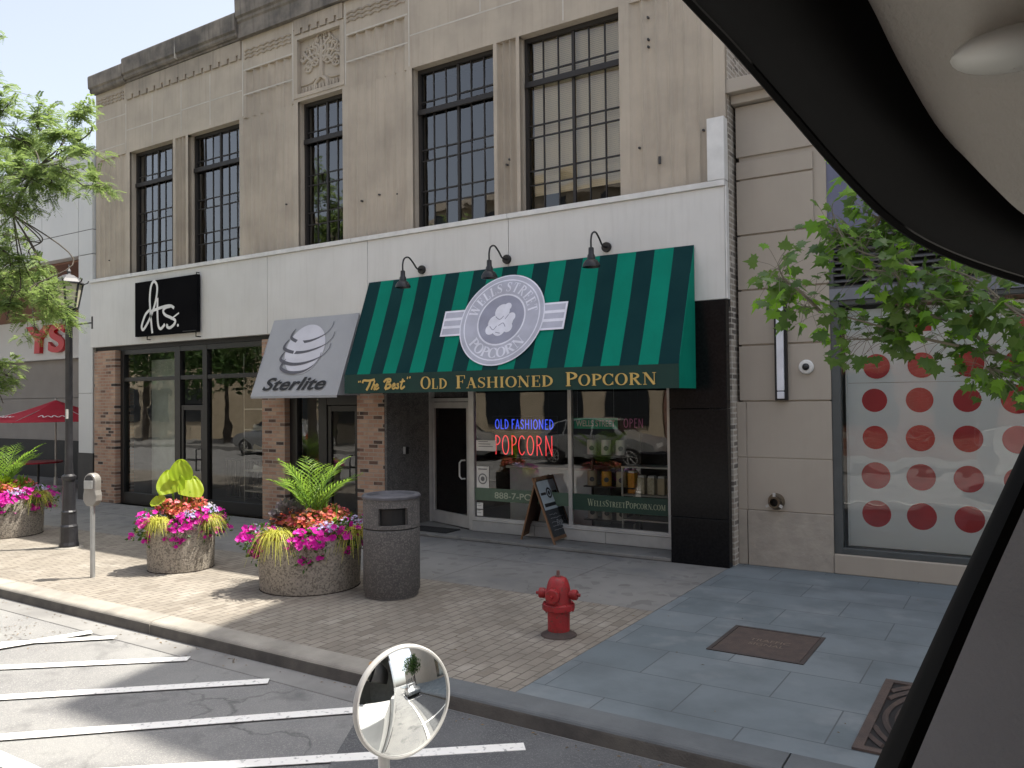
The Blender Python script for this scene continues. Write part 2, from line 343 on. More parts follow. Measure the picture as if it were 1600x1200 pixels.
# ------------------------------------------------------------------ ground, road, pavement
mb = MB(); mb.box(-260, 260, -260, 260, -1.0, -.35); struct(mb.build('ground', M_ASPH))
mb = MB(); mb.box(-160, 120, -4.9, 4.52, -.3, -.14); struct(mb.build('road', M_ASPH))
mb = MB(); mb.box(-160, 120, 4.52, 4.80, -.3, -.132); struct(mb.build('gutter', M_GUTT, bevel=.01))
mb = MB()
x = -160.0+3.2
while x < 60:   # kerb stones with a rounded nose, open joints between the pours
    x2 = x+3.05; n = 6
    prof = [(4.785, -.25), (4.785, -.13)]+[(4.79+.05-.05*math.cos(a), -.05+.045*math.sin(a)) for a in np.linspace(0, math.pi/2, n)]+[(5.02, 0.0), (5.02, -.25)]
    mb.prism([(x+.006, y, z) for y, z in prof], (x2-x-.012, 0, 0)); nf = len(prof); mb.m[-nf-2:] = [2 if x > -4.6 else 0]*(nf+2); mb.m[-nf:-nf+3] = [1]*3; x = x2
struct(mb.build('kerb', [M_KERB, mat('shaded_kerb_face', (.075, .07, .065), (.13, .12, .105), 3.5, .95, bmp=.4, bscale=60), mat('grey_kerb', (.125, .135, .14), (.095, .103, .108), 3, .85, bmp=.3, bscale=90)]))  # second material: street-side face coloured dark to deepen its shade
mb = MB(); mb.box(-160, -3.22, 5.02, 7.62, -.3, 0); struct(mb.build('brick_pavement', M_PAVER))
mb = MB()
xs = -160.0
mb.box(-160, -17.5, 7.62, 13.0, -.3, .0)
for i in range(10):   # concrete bays with tooled joints, rising slightly towards the shops
    x0 = -17.5+i*1.428; x1 = x0+1.428
    for y0, y1 in ((7.62, 9.05), (9.05, 10.0)):
        z0, z1 = .0, .0
        mb.box(x0+.004, x1-.004, y0+.004, y1-.004, -.3, 0)
mb.box(-17.5, -3.22, 7.63, 10.0, -.3, -.012)
struct(mb.build('concrete_pavement', M_CONC))
mb = MB(); mb.box(-3.215, 60, 5.02, 10.45, -.3, 0.0); struct(mb.build('slate_pavement', M_SLATE))
mb = MB(); mb.box(-160, 120, -9.5, -5.1, -.3, 0.0); mb.box(-160, 120, -5.1, -4.9, -.3, .004); struct(mb.build('far_pavement', M_CONC))
mb = MB(); mb.prism([(-3.95, 4.77, -.1318), (-4.05, 4.2, -.1318), (-3.7, 3.6, -.1318), (-3.5, 2.9, -.1318), (8, 2.9, -.1318), (8, 4.77, -.1318)], (0, 0, .0022)); struct(mb.build('dark_asphalt_sheet', mat('darker_asphalt', (.105, .108, .112), (.075, .078, .082), 2.5, .9, bmp=.5, bscale=170, speck=((.15, .15, .15), 150, .82))))  # thin darker sheet over the right-hand stretch of road and gutter
# painted bay lines on the asphalt (road top is -0.14)
def line(a, b, wd):
    a, b = np.array(a, float), np.array(b, float); d = (b-a)/np.linalg.norm(b-a); n = np.array([-d[1], d[0]])*wd/2
    m_ = MB(); pts = [a-n, b-n, b+n, a+n]
    m_.prism([(q[0], q[1], -.1398) for q in pts], (0, 0, .0035)); return m_
k = 0
for a, b, wd in (((-4.46-1.64, 3.19-1.35), (-2.83, 4.52), .11), ((-5.98-1.75, 2.78-1.62), (-4.23, 4.40), .115), ((-6.79-1.52, 3.15-1.34), (-5.27, 4.49), .115), ((-7.56-1.2, 3.51-.99), (-6.34, 4.51), .115),
                 ((-8.30, 3.85), (-7.53, 4.54), .10), ((-8.6, 2.6), (-7.90, 4.52), .12), ((-16, 2.60), (-5.45, 2.60), .12), ((-5.45, 2.60), (14, 2.60), .12)) :
    o = struct(line(a, b, wd).build('bay_line', M_PAINT)); k += 1; o.location.z += .0105
    if k == 5: o.location.z += .004
    if k == 6: o.location.z += .008
    if k == 7: o.location.z += .012
    if k == 8: o.location.z += .016
for i in range(6):
    x = 1.5+i*5.2
    o = struct(line((x, 2.5), (x, 4.45), .1).build('bay_line', M_PAINT)); o.location.z += .020

# ------------------------------------------------------------------ limestone building
bld = thing('limestone_shop_building', 'two storey weathered limestone building with tall steel windows above three shopfronts', 'building', (-10.4, 10, 0))
XL, XR, YF = -17.5, -3.2, 10.12
wall = MB()
def flutes(x0, x1, z0, z1, n, d=.035, marg=.08, y=YF):
    pts = [(x0, y), (x0+marg, y)]; wdt = (x1-x0-2*marg)/n
    for i in range(n):
        a = x0+marg+i*wdt
        for t in np.linspace(0, 1, 9)[1:]:
            pts.append((a+wdt*t, y+d*math.sin(math.pi*t)**.6))
    pts.append((x1, y)); L = len(pts)
    wall.grid([[(px, py, z0) for px, py in pts], [(px, py, z1) for px, py in pts]])
    for z in (z0, z1): wall.add([(px, py, z) for px, py in pts]+[(x1, y+d+.02, z), (x0, y+d+.02, z)], [tuple(range(L+2))])
    wall.box(x0, x1, y+d+.012, 10.5, z0, z1)
def plain(x0, x1, z0, z1, y=YF): wall.box(x0, x1, y, 10.5, z0, z1)
WZ0, WZ1 = 4.90, 7.56
WIN = [(-16.21, -14.70, 6), (-14.20, -12.63, 6), (-11.02, -9.92, 4), (-8.36, -6.77, 6), (-6.30, -4.68, 6)]
flutes(XL, -16.21, WZ0, WZ1, 5, .045, .15); flutes(-14.70, -14.20, WZ0, WZ1, 3, .08); flutes(-12.63, -11.02, WZ0, WZ1, 6, .05, .12)
flutes(-9.92, -8.36, WZ0, WZ1, 6, .05, .12); flutes(-6.77, -6.30, WZ0, WZ1, 3, .08, .06); flutes(-4.68, XR, WZ0, WZ1, 6, .045, .15)
plain(XL, XR, 3.42, WZ0)
# frieze courses
plain(XL, -12.5, WZ1, 8.66); flutes(-12.5, -11.12, WZ1, 8.45, 6, .06, .06); plain(-12.5, -11.12, 8.45, 8.66)
plain(-9.86, -8.45, 8.45, 8.66); flutes(-9.86, -8.45, WZ1, 8.45, 6, .06, .06); plain(-8.45, XR, WZ1, 8.66)
plain(-11.12, -9.86, WZ1, 7.62); wall.box(-11.12, -9.86, 10.2, 10.5, 7.62, 8.74)
plain(XL, -11.12, 8.66, 9.06); plain(-11.12, -9.86, 8.76, 9.06); plain(-9.86, XR, 8.66, 9.06)
# pale caulked joints of the frieze blocks, 2 mm proud
wall.k = 1
def vj(x, z0, z1, y=YF): wall.box(x-.012, x+.012, y-.003, y+.01, z0, z1)
def hj(x0, x1, z, y=YF): wall.box(x0, x1, y-.003, y+.01, z-.011, z+.011)
for x in (-16.35, -15.4, -14.42, -13.5): vj(x, 7.62, 8.64)
hj(-17.45, -16.35, 8.42); hj(-16.32, -14.44, 8.05); hj(-14.4, -12.55, 8.1); hj(-17.45, -16.4, 7.78)
for x in (-12.52, -11.14, -9.84): vj(x, 7.6, 9.04, YF-.003)
for x in (-8.42, -7.0, -5.55, -4.2): vj(x, 7.6 if x in (-8.42, -5.55) else 8.12, 9.04)
hj(-8.4, XR, 8.10); hj(-12.5, -11.15, 8.0); hj(-9.82, -8.45, 8.0); hj(-12.5, -11.15, 8.47); hj(-9.82, -8.45, 8.47)
wall.k = 2   # rust stained bolt holes left from old signs
for x, z in ((-13.0, 5.5), (-11.35, 5.75), (-9.5, 5.55), (-9.1, 5.6), (-8.7, 5.55), (-6.5, 5.75), (-6.55, 5.68), (-4.4, 5.55), (-3.5, 5.62), (-4.25, 7.3), (-4.25, 7.0), (-4.25, 6.9), (-17.0, 5.3)):
    wall.box(x-.011, x+.011, YF-.004, YF+.05, z-.012, z+.012)
wall.box(-4.12, -4.09, YF-.004, YF+.02, 5.28, 5.38)
wall.build('wall', [M_LIME, M_JOINT, M_SEAM], bld)
# side walls, back wall, roof
sw = MB(); sw.box(-3.56, XR-.004, 10.504, 24, 0, 9.3); sw.box(-3.5, XR+.008, 10.19, 10.504, 0, 9.0); sw.build('side_wall', M_SIDEBR, bld)
sw = MB(); sw.box(XL+.004, XL+.3, 10.504, 24, 0, 9.2); sw.box(XL+.31, -3.57, 23.7, 24, 0, 9.2); sw.build('back_wall', M_SIDEBR, bld)
sw = MB(); sw.box(XL+.31, -3.57, 10.51, 23.69, 9.0, 9.1); sw.build('roof', M_DARKST, bld)
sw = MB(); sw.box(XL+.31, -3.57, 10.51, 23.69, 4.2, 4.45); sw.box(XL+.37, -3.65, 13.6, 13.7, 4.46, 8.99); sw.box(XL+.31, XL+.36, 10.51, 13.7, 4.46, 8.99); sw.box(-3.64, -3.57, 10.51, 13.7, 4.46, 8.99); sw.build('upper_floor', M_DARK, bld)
# parapet: moulded coping in three steps
cp = MB()
def coping(x0, x1, zt, zb, k=0):
    prof = [(10.5, zb), (10.02, zb), (9.99, zb+.03), (9.99, zb+.08), (9.95, zb+.11), (9.94, zt-.1)]+[(10.0-.06*math.cos(a), zt-.06+.06*math.sin(a)) for a in np.linspace(0, math.pi/2, 5)]+[(10.5, zt)]
    n = max(1, int(round((x1-x0)/1.75)))
    for i in range(n):
        a, b = x0+(x1-x0)*i/n, x0+(x1-x0)*(i+1)/n
        cp.prism([(a+.006, y, z) for y, z in prof], (b-a-.012, 0, 0))
    cp.k = 1
    for i in range(1, n): cp.box(x0+(x1-x0)*i/n-.009, x0+(x1-x0)*i/n+.009, 9.945, 10.49, zb+.005, zt-.03)
    cp.k = 0
coping(XL-.03, -16.24, 9.46, 9.06); coping(-16.24, -12.54, 9.56, 9.10); coping(-12.54, -6.9, 9.86, 9.34); coping(-6.9, XR+.02, 9.7, 9.1)
cp.box(-12.54, -6.9, 10.02, 10.5, 9.06, 9.34); cp.box(-16.24, -12.54, 10.06, 10.5, 9.06, 9.10); cp.box(-6.9, XR, 10.06, 10.5, 9.06, 9.10)
cp.build('parapet', [M_DARKST, M_JOINT], bld)
# carved fringe under the coping and small wave bands
fr = MB()
def fringe(x0, x1, step, zt, zb, y=10.085):
    fr.box(x0, x1, y, YF-.001, zb+.09, zt); x = x0
    while x < x1-.02:
        fr.box(x+.03, min(x+step-.03, x1), y, YF-.001, zb, zb+.09); x += step
fringe(-16.32, -12.55, .262, 9.05, 8.70); fringe(-11.1, -9.88, .21, 9.05, 8.78)
for x0, x1, z in ((-17.42, -16.42, 8.78), (-12.45, -11.2, 8.7), (-9.8, -8.5, 8.7)):
    for q in range(3):
        n = 7; zz = z-.07*q+.12
        for i in range(n):
            a = x0+(x1-x0)*i/n; b = x0+(x1-x0)*(i+1)/n
            fr.tube([(a+(b-a)*t, YF-.005, zz+.03*math.sin(math.pi*t)) for t in np.linspace(0, 1, 6)], .02, 6)
fr.build('carved_fringe', M_LIME2, bld)
# carved tree relief
rp = MB(); X0, X1, Z0, Z1, YR = -11.1, -9.88, 7.64, 8.74, 10.195
for a in ((X0-.02, X0+.08, Z0-.02, Z1+.02), (X1-.08, X1+.02, Z0-.02, Z1+.02), (X0+.08, X1-.08, Z1-.06, Z1+.02), (X0+.08, X1-.08, Z0-.02, Z0+.05)): rp.box(a[0], a[1], 10.105, 10.2, a[2], a[3])
cx = (X0+X1)/2
rp.tube([(cx, YR, 7.9), (cx+.01, YR, 8.2), (cx, YR, 8.6)], [.055, .05, .03], 8)
def carve(p, r=.026): rp.tube([(a, YR-.01, z) for a, z in spline(p, 5)], r, 6)
rnd = random.Random(4)
for s in (-1, 1):
    for i in range(9):
        ang = R(-28+i*13); L = .34+.13*rnd.random(); pts = []
        for t in np.linspace(0.12, 1, 7):
            wob = .035*math.sin(t*14+i*1.7); xx = cx+s*(math.cos(ang)*L*t*1.12-math.sin(ang)*wob); zz = 8.24+math.sin(ang)*L*t+math.cos(ang)*wob
            pts.append((min(max(xx, X0+.11), X1-.11), min(max(zz, 7.86), Z1-.1)))
        carve(pts, .022+.012*rnd.random())
        bx, bz = pts[-1]; carve([(bx, bz), (bx-s*.05, bz+.06), (bx-s*.1, bz+.03), (bx-s*.07, bz-.03)], .018)
for i in range(12):
    bx = X0+.14+i*.085; carve([(bx, 7.82), (bx+.02, 7.76), (bx, 7.70)], .014)
carve([(cx-.02, 7.92), (cx-.14, 7.84), (cx-.16, 7.7)], .03); carve([(cx+.02, 7.92), (cx+.13, 7.84), (cx+.15, 7.7)], .03)
carve([(X0+.1, 7.86), (cx-.25, 7.87), (cx-.15, 7.93)], .014); carve([(X1-.1, 7.86), (cx+.25, 7.87), (cx+.15, 7.93)], .014)
rp.build('carved_panel', M_LIME, bld, smooth=True)
# tall steel windows
def steel_window(x0, x1, cols, blind=False, seed=0):
    f = MB(); y = 10.30; rn = random.Random(seed)
    for a in ((x0, x0+.05, WZ0, WZ1), (x1-.05, x1, WZ0, WZ1)): f.box(a[0], a[1], y-.03, y+.06, a[2], a[3])
    f.box(x0+.05, x1-.05, y-.03, y+.06, WZ0, WZ0+.06); f.box(x0+.05, x1-.05, y-.03, y+.06, WZ1-.06, WZ1)
    f.box(x0+.02, x1-.02, y-.062, y-.031, 6.81, 6.893)
    zs = [WZ0+.06, 5.345, 5.56, 6.06, 6.24, 6.84, 7.03, WZ1-.06]
    xs = [x0+.05+(x1-x0-.1)*i/cols for i in range(cols+1)]
    for z in zs[1:-1]: f.box(x0+.05, x1-.05, y+.004, y+.026, z-.011, z+.011)
    for i, q in enumerate(xs[1:-1]):
        wd = .022 if (i+1)*2 == cols else .0095
        f.box(q-wd, q+wd, y-.006 if wd > .02 else y+.002, y+.028, WZ0+.06, WZ1-.06)
    o = f.build('window', M_STEEL, bld)
    g = MB()
    for i in range(cols):
        for j in range(len(zs)-1):
            a, b, c, d = xs[i], xs[i+1], zs[j], zs[j+1]; t = [rn.uniform(-.0035, .0035) for _ in range(2)]
            g.add([(a, y+.016-t[0]-t[1], c), (b, y+.016+t[0]-t[1], c), (b, y+.016+t[0]+t[1], d), (a, y+.016-t[0]+t[1], d)], [(0, 1, 2, 3)])
    ORI[o.name] = ORI[bld.name]
    g.build('pane', M_GLASS3 if blind else M_GLASS2, o)
    if blind:
        s = MB(); z = WZ0+.3
        while z < WZ1-.05:
            s.add([(x0+.08, y+.10, z), (x1-.06, y+.10, z), (x1-.06, y+.108, z+.030), (x0+.08, y+.108, z+.030)], [(0, 1, 2, 3)]); z += .0285
        s.build('blind', M_BLIND, o)
M_BLIND = mat('cream_blind', (.85, .78, .58), (.8, .73, .55), 1.0, .7)
for i, (a, b, c) in enumerate(WIN): steel_window(a, b, c, i == 4, i)
# white fascia of metal panels
fa = MB(); FZ0, FZ1 = 3.39, 4.82
seams = [XL-.02, -11.72, -9.25, -6.45, XR+.01]
for a, b in zip(seams[:-1], seams[1:]): fa.box(a+.005, b-.005, 10.0, 10.115, FZ0, FZ1)
fa.k = 1; fa.box(XL, XR, 10.02, 10.114, FZ0+.01, FZ1-.01)
fa.build('fascia', [M_WHITE, M_SEAM], bld, bevel=.004)
fc = MB()
for a, b in zip([XL-.04, -15.9, -12.9, -9.6, -6.45], [-15.9, -12.9, -9.6, -6.45, XR+.02]): fc.box(a+.003, b-.003, 9.965, 10.119, FZ1+.003, FZ1+.075)
fc.box(-3.40, XR+.02, 9.965, 10.119, FZ1+.08, 5.70); fc.box(XR+.012, XR+.03, 9.99, 10.1, FZ0, FZ1-.003)
fc.build('flashing', M_CAP, bld, bevel=.004)
sf_ = MB(); sf_.box(XL, -9.0, 10.118, 10.5, 3.30, 3.40); sf_.box(-9.0, XR, 10.118, 10.9, 3.30, 3.40); sf_.build('soffit', M_BLACK, bld)
# brick piers
for a, b in ((-17.40, -16.60), (-11.90, -11.30), (-9.53, -8.93)):
    p = MB(); p.box(a, b, 10.02, 10.45, 0, 3.298); p.build('brick_pier', M_BRICK, bld)
# black granite pier
p = MB()
for z0, z1 in ((0, .6), (.604, 2.0), (2.004, 3.385)): p.box(-3.97, XR+.0, 9.995, 10.13, z0, z1); p.box(-3.97, XR-.4, 10.13, 10.62, z0, z1)
p.build('granite_pier', M_GRAN, bld, bevel=.006)
# left shop: black framed glazing with a door
YD = 10.18
f = MB(); x0, x1 = -16.58, -11.92
for a, b in ((x0, x0+.12), (-14.68, -14.50), (-13.78, -13.64), (x1-.02, x1+.02)): f.box(a, b, YD-.05, YD+.07, .0, 3.30)
f.box(x0+.12, x1-.02, YD-.045, YD+.065, 3.20, 3.298); f.box(x0+.12, x1-.02, YD-.04, YD+.06, 2.62, 2.70); f.box(x0+.12, -14.68, YD-.045, YD+.065, .0, .24); f.box(-13.64, x1-.02, YD-.045, YD+.065, .0, .24)
sh = f.build('shop_window', M_BLKMET, bld, bevel=.004)
for a, b, z0, z1 in ((x0+.12, -14.68, .24, 2.62), (x0+.12, -14.68, 2.70, 3.2), (-13.64, x1, .24, 2.62), (-13.64, x1, 2.70, 3.2), (-14.50, -13.78, 2.70, 3.2), (-14.5, -13.78, 2.12, 2.62)):
    g = MB(); g.add([(a, YD+.01, z0), (b, YD+.01, z0), (b, YD+.01, z1), (a, YD+.01, z1)], [(0, 1, 2, 3)]); g.build('pane', M_GLASS, sh)
def glazed_door(name, a, b, z0, z1, mt, st_=.075, handle='bar', y=0, fr=None):
    """a, b: 2-D points of hinge and lock side"""
    a, b = Vector((a[0], a[1], 0)), Vector((b[0], b[1], 0)); d = (b-a).normalized(); nrm = Vector((d.y, -d.x, 0)); L = (b-a).length
    U = Vector((0, 0, 1)); f = MB()
    def bx(m_, s0, s1, q0, q1, n0, n1):
        pts = [a+d*s0+U*q0+nrm*n0, a+d*s1+U*q0+nrm*n0, a+d*s1+U*q1+nrm*n0, a+d*s0+U*q1+nrm*n0]
        m_.prism(pts, nrm*(n1-n0))
    bx(f, 0, st_, z0, z1, -.03, .03); bx(f, L-st_, L, z0, z1, -.03, .03); bx(f, st_, L-st_, z0, z0+.2, -.028, .028); bx(f, st_, L-st_, z1-.1, z1, -.028, .028)
    o = f.build(name, mt, bld, bevel=.003)
    g = MB(); pts = [a+d*st_+U*(z0+.2), a+d*(L-st_)+U*(z0+.2), a+d*(L-st_)+U*(z1-.1), a+d*st_+U*(z1-.1)]; g.add(pts, [(0, 1, 2, 3)]); g.build('pane', M_GLASS, o)
    h = MB()
    if handle == 'bar':
        p0 = a+d*(L-.14); h.bar(p0+U*(z0+.98)+nrm*.08, a+d*st_+U*(z0+.98)+nrm*.08, .03, .03); h.tube([p0+U*(z0+.78)+nrm*.02, p0+U*(z0+.78)+nrm*.09, p0+U*(z0+1.2)+nrm*.09, p0+U*(z0+1.2)+nrm*.02], .014, 8)
    else:
        p0 = a+d*(L-.11); h.tube([p0+U*(z0+.80)+nrm*.03, p0+d*-.02+U*(z0+.8)+nrm*.09, p0-d*.06+U*(z0+.84)+nrm*.1, p0-d*.06+U*(z0+1.06)+nrm*.1, p0-d*.02+U*(z0+1.1)+nrm*.09, p0+U*(z0+1.1)+nrm*.03], .015, 8)
    h.build('handle', M_BLKMET if handle == 'bar' else M_ALU, o, smooth=True)
    return o
glazed_door('door', (-14.49, YD), (-13.79, YD), .02, 2.10, M_BLKMET, .07)
# middle entrance
f = MB()
for a, b in ((-11.29, -11.10), (-10.56, -10.36), (-9.62, -9.54)): f.box(a, b, YD-.05, YD+.07, 0, 3.29)
f.box(-11.10, -10.56, YD-.045, YD+.065, 0, .15); f.box(-10.36, -9.62, YD-.045, YD+.065, 2.08, 2.26)
sh = f.build('shop_window', M_BLKMET, bld, bevel=.004)
for a, b, z0, z1 in ((-11.10, -10.56, .15, 3.2), (-10.36, -9.62, 2.26, 3.2)):
    g = MB(); g.add([(a, YD+.01, z0), (b, YD+.01, z0), (b, YD+.01, z1), (a, YD+.01, z1)], [(0, 1, 2, 3)]); g.build('pane', M_GLASS, sh)
glazed_door('door', (-10.35, YD), (-9.63, YD), .02, 2.07, M_BLKMET, .08)
# popcorn shopfront: recessed aluminium glazing, angled door, pebble wall
w_ = MB(); w_.box(-9.0, -8.9, 10.46, 11.3, 0, 3.29); w_.prism([(-8.93, 10.03, 0), (-8.885, 10.03, 0), (-8.80, 11.05, 0), (-8.93, 11.05, 0)], (0, 0, 3.29)); w_.build('pebble_wall', M_AGG, bld)
w_ = MB(); w_.prism([(-8.93, 10.004, 0), (-3.975, 10.004, 0), (-3.975, 10.55, 0), (-7.5, 10.55, 0), (-8.78, 11.1, 0), (-8.93, 11.1, 0)], (0, 0, .05)); 
w_.build('entry_slab', M_CONC, bld, bevel=.01)
YP = 10.62
w_ = MB()
for a, b in ((-7.56, -6.4), (-6.395, -5.2), (-5.195, -3.975)): w_.box(a, b, YP-.06, YP+.2, .05, .215)
w_.build('stall_riser', mat('pale_stone_riser', (.42, .42, .40), (.32, .32, .31), 3, .7), bld, bevel=.005)
f = MB()
for a, b in ((-7.60, -7.53), (-5.81, -5.75), (-4.24, -4.20)): f.box(a, b, YP-.035, YP+.04, .217, 3.29)
f.box(-7.53, -3.975, YP-.04, YP+.045, .219, .275); f.box(-7.53, -3.975, YP-.07, YP-.041, .219, .24); f.box(-7.53, -3.975, YP-.03, YP+.04, 2.85, 2.92)
sh = f.build('shop_window', M_ALU, bld, bevel=.003)
for a, b in ((-7.53, -5.81), (-5.75, -4.24)):
    g = MB(); g.add([(a, YP, .275), (b, YP, .275), (b, YP, 2.85), (a, YP, 2.85)], [(0, 1, 2, 3)]); g.build('pane', M_GLASS, sh)
f = MB(); f.add([(-7.60, 10.66, 2.2), (-8.83, 11.10, 2.2), (-8.83, 11.1, 3.29), (-7.6, 10.66, 3.29)], [(0, 1, 2, 3)]); f.build('transom', M_GLASS, bld)
f = MB(); d_ = Vector((-1.23, .44, 0)).normalized()
for s in (0, 1.24): q = Vector((-7.62, 10.66, 0))+d_*s; f.bar(q+Vector((0, 0, .05)), q+Vector((0, 0, 3.29)), .07, .09)
q = Vector((-7.62, 10.66, 2.15)); f.bar(q+d_*.04, q+d_*1.2, .08, .06)
f.build('door_frame', M_ALU, bld)
glazed_door('door', tuple((Vector((-7.62, 10.66, 0))+d_*1.195)[:2]), tuple((Vector((-7.62, 10.66, 0))+d_*.045)[:2]), .06, 2.11, M_ALU, .07, 'loop')
# interiors
i_ = MB(); i_.box(-17.1, -12.0, 10.3, 14.6, -.05, .02); i_.box(-11.2, -9.6, 10.3, 13, -.05, .02); i_.box(-8.79, -3.6, 11.12, 15, -.05, .06); i_.box(-7.5, -3.6, 10.83, 11.12, -.05, .06); i_.build('interior_floor', M_FLOORIN, bld)
i_ = MB(); i_.box(-17.1, -12.0, 14.6, 14.7, 0, 4.2); i_.box(-11.95, -11.75, 10.46, 14.7, 0, 4.2); i_.box(-17.1, -17.0, 10.46, 14.6, 0, 4.2); i_.box(-11.1, -9.6, 13, 13.1, 0, 4.2); i_.box(-9.6, -9.45, 10.46, 13, 0, 4.2); i_.box(-11.74, -11.2, 10.46, 13, 0, 4.2); i_.build('interior_wall', M_MIDIN, bld)
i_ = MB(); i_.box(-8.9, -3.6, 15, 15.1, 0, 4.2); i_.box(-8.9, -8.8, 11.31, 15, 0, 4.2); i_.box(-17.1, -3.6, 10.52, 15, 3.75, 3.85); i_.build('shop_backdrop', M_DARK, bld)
i_ = MB(); i_.box(-16.4, -15.45, 10.75, 10.85, .1, 3.1); i_.build('display_partition', M_PALEIN, bld)
# ------------------------------------------------------------------ awnings
M_GRN = mat('teal_green_canvas', (.002, .215, .145), (.002, .175, .118), 1.1, .8, bmp=.35, bscale=5, spec=.12, streak=((.004, .14, .10), .22))
M_NAVY = mat('dark_green_canvas', (.003, .030, .034), (.007, .04, .042), 1.1, .8, bmp=.35, bscale=5, spec=.12)
M_VAL = mat('deep_green_valance', (.004, .04, .03), (.004, .034, .026), 3, .75)
M_GOLD = mat('gold_lettering', (.62, .43, .13), (.55, .37, .10), 8, .5)
M_LOGO1 = mat('pale_lilac_print', (.48, .49, .58), rough=.7); M_LOGO2 = mat('white_lilac_print', (.80, .81, .90), rough=.7); M_LOGO3 = mat('grey_lilac_print', (.33, .34, .43), rough=.7)
AX0, AX1, AT, AB, AV, AY = -9.2, -3.6, 4.11, 2.565, 2.265, 9.4
aw = thing('awning', 'large green striped shop awning with gold lettering and round popcorn badge', 'awning', (-6.4, 9.99, AT))
c = MB(); nS = 21
for i in range(nS):
    a, b = AX0+(AX1-AX0)*i/nS, AX0+(AX1-AX0)*(i+1)/nS
    rows = []
    for t in np.linspace(0, 1, 15):
        rows.append([(x_, 9.985+(AY-9.985)*t+math.sin(math.pi*t)*(.008+.016*abs(math.sin(math.pi*(x_-AX0)/1.867)))+.0045*math.sin(6.1*x_+4*t)*math.sin(9*t+1.7*x_), AT+(AB-AT)*t) for x_ in np.linspace(a, b, 5)])
    c.k = (i+1) % 2; c.grid(rows)
c.k = 0; c.add([(AX1, 9.985, AT), (AX1, AY, AB), (AX1, AY, AV), (AX1, 9.985, AV)], [(0, 1, 2, 3)])
c.k = 1; c.add([(AX0, 9.985, AT), (AX0, AY, AB), (AX0, AY, AV), (AX0, 9.985, AV)], [(3, 2, 1, 0)])
c.build('canopy', [M_GRN, M_NAVY], aw, solid=.006)
v = MB(); n = 60
v.grid([[(AX0+(AX1-AX0)*i/n, AY-.006+.004*math.sin(i*.9), z) for i in range(n+1)] for z in (AB, AV)]); v.build('valance', M_VAL, aw, solid=.006)
fr_ = MB()
for x in (AX0+.03, -7.3, -5.5, AX1-.03):
    fr_.tube([(x, 9.97, AV+.05), (x, AY+.06, AV+.05), (x, AY+.07, AB-.09), (x, 9.97, AT-.20)], .014, 6)
fr_.tube([(AX0+.03, AY+.06, AV+.05), (AX1-.03, AY+.06, AV+.05)], .014, 6); fr_.build('awning_frame', M_ALU, aw)
lt = MB(); ex, ez = (1, 0, 0), (0, 0, 1); yv = AY-.016
for s_, a, b in (('Old', -7.64, -7.13), ('Fashioned', -6.99, -5.35), ('Popcorn', -5.18, -3.87)):
    lt = MB(); serif(lt, s_, (a, yv, 2.315), ex, ez, b-a, .185, .82, 0, .003, 1.0); lt.build('gold_lettering', M_GOLD, aw)
lt = MB()
pv = frame((-9.13, yv, 0), (1, 0, 0), (0, 0, 1)); K = .01301/5.517
def q_(p): return [((550+a/5.517-543)*.01301+.0, 2.565-(b-98)*.00197) for a, b in p]
for p, wd in (([(100, 168), (112, 148), (160, 150), (210, 142)], .034), ([(172, 150), (160, 185), (135, 226)], .04), ([(210, 150), (195, 185), (178, 222)], .03), ([(183, 205), (203, 182), (210, 192), (203, 218), (212, 220)], .028),
    ([(216, 203), (238, 190), (228, 180), (214, 200), (222, 220), (248, 205)], .028), ([(325, 150), (312, 185), (298, 218)], .04), ([(288, 165), (310, 145), (342, 142), (345, 158), (318, 178), (345, 186), (338, 208), (298, 220)], .034),
    ([(360, 203), (384, 190), (376, 178), (360, 198), (368, 218), (394, 205)], .028), ([(418, 182), (402, 184), (412, 200), (408, 214), (390, 212)], .03), ([(452, 142), (440, 180), (432, 210), (442, 218), (466, 200)], .032), ([(424, 168), (468, 160)], .024),
    ([(68, 150), (64, 164)], .022), ([(82, 148), (78, 162)], .022), ([(492, 128), (486, 146)], .022), ([(512, 126), (506, 142)], .022)): brush(lt, q_(p), pv, wd, 0, .003+.0003*len(p))
lt.build('gold_lettering', M_GOLD, aw)
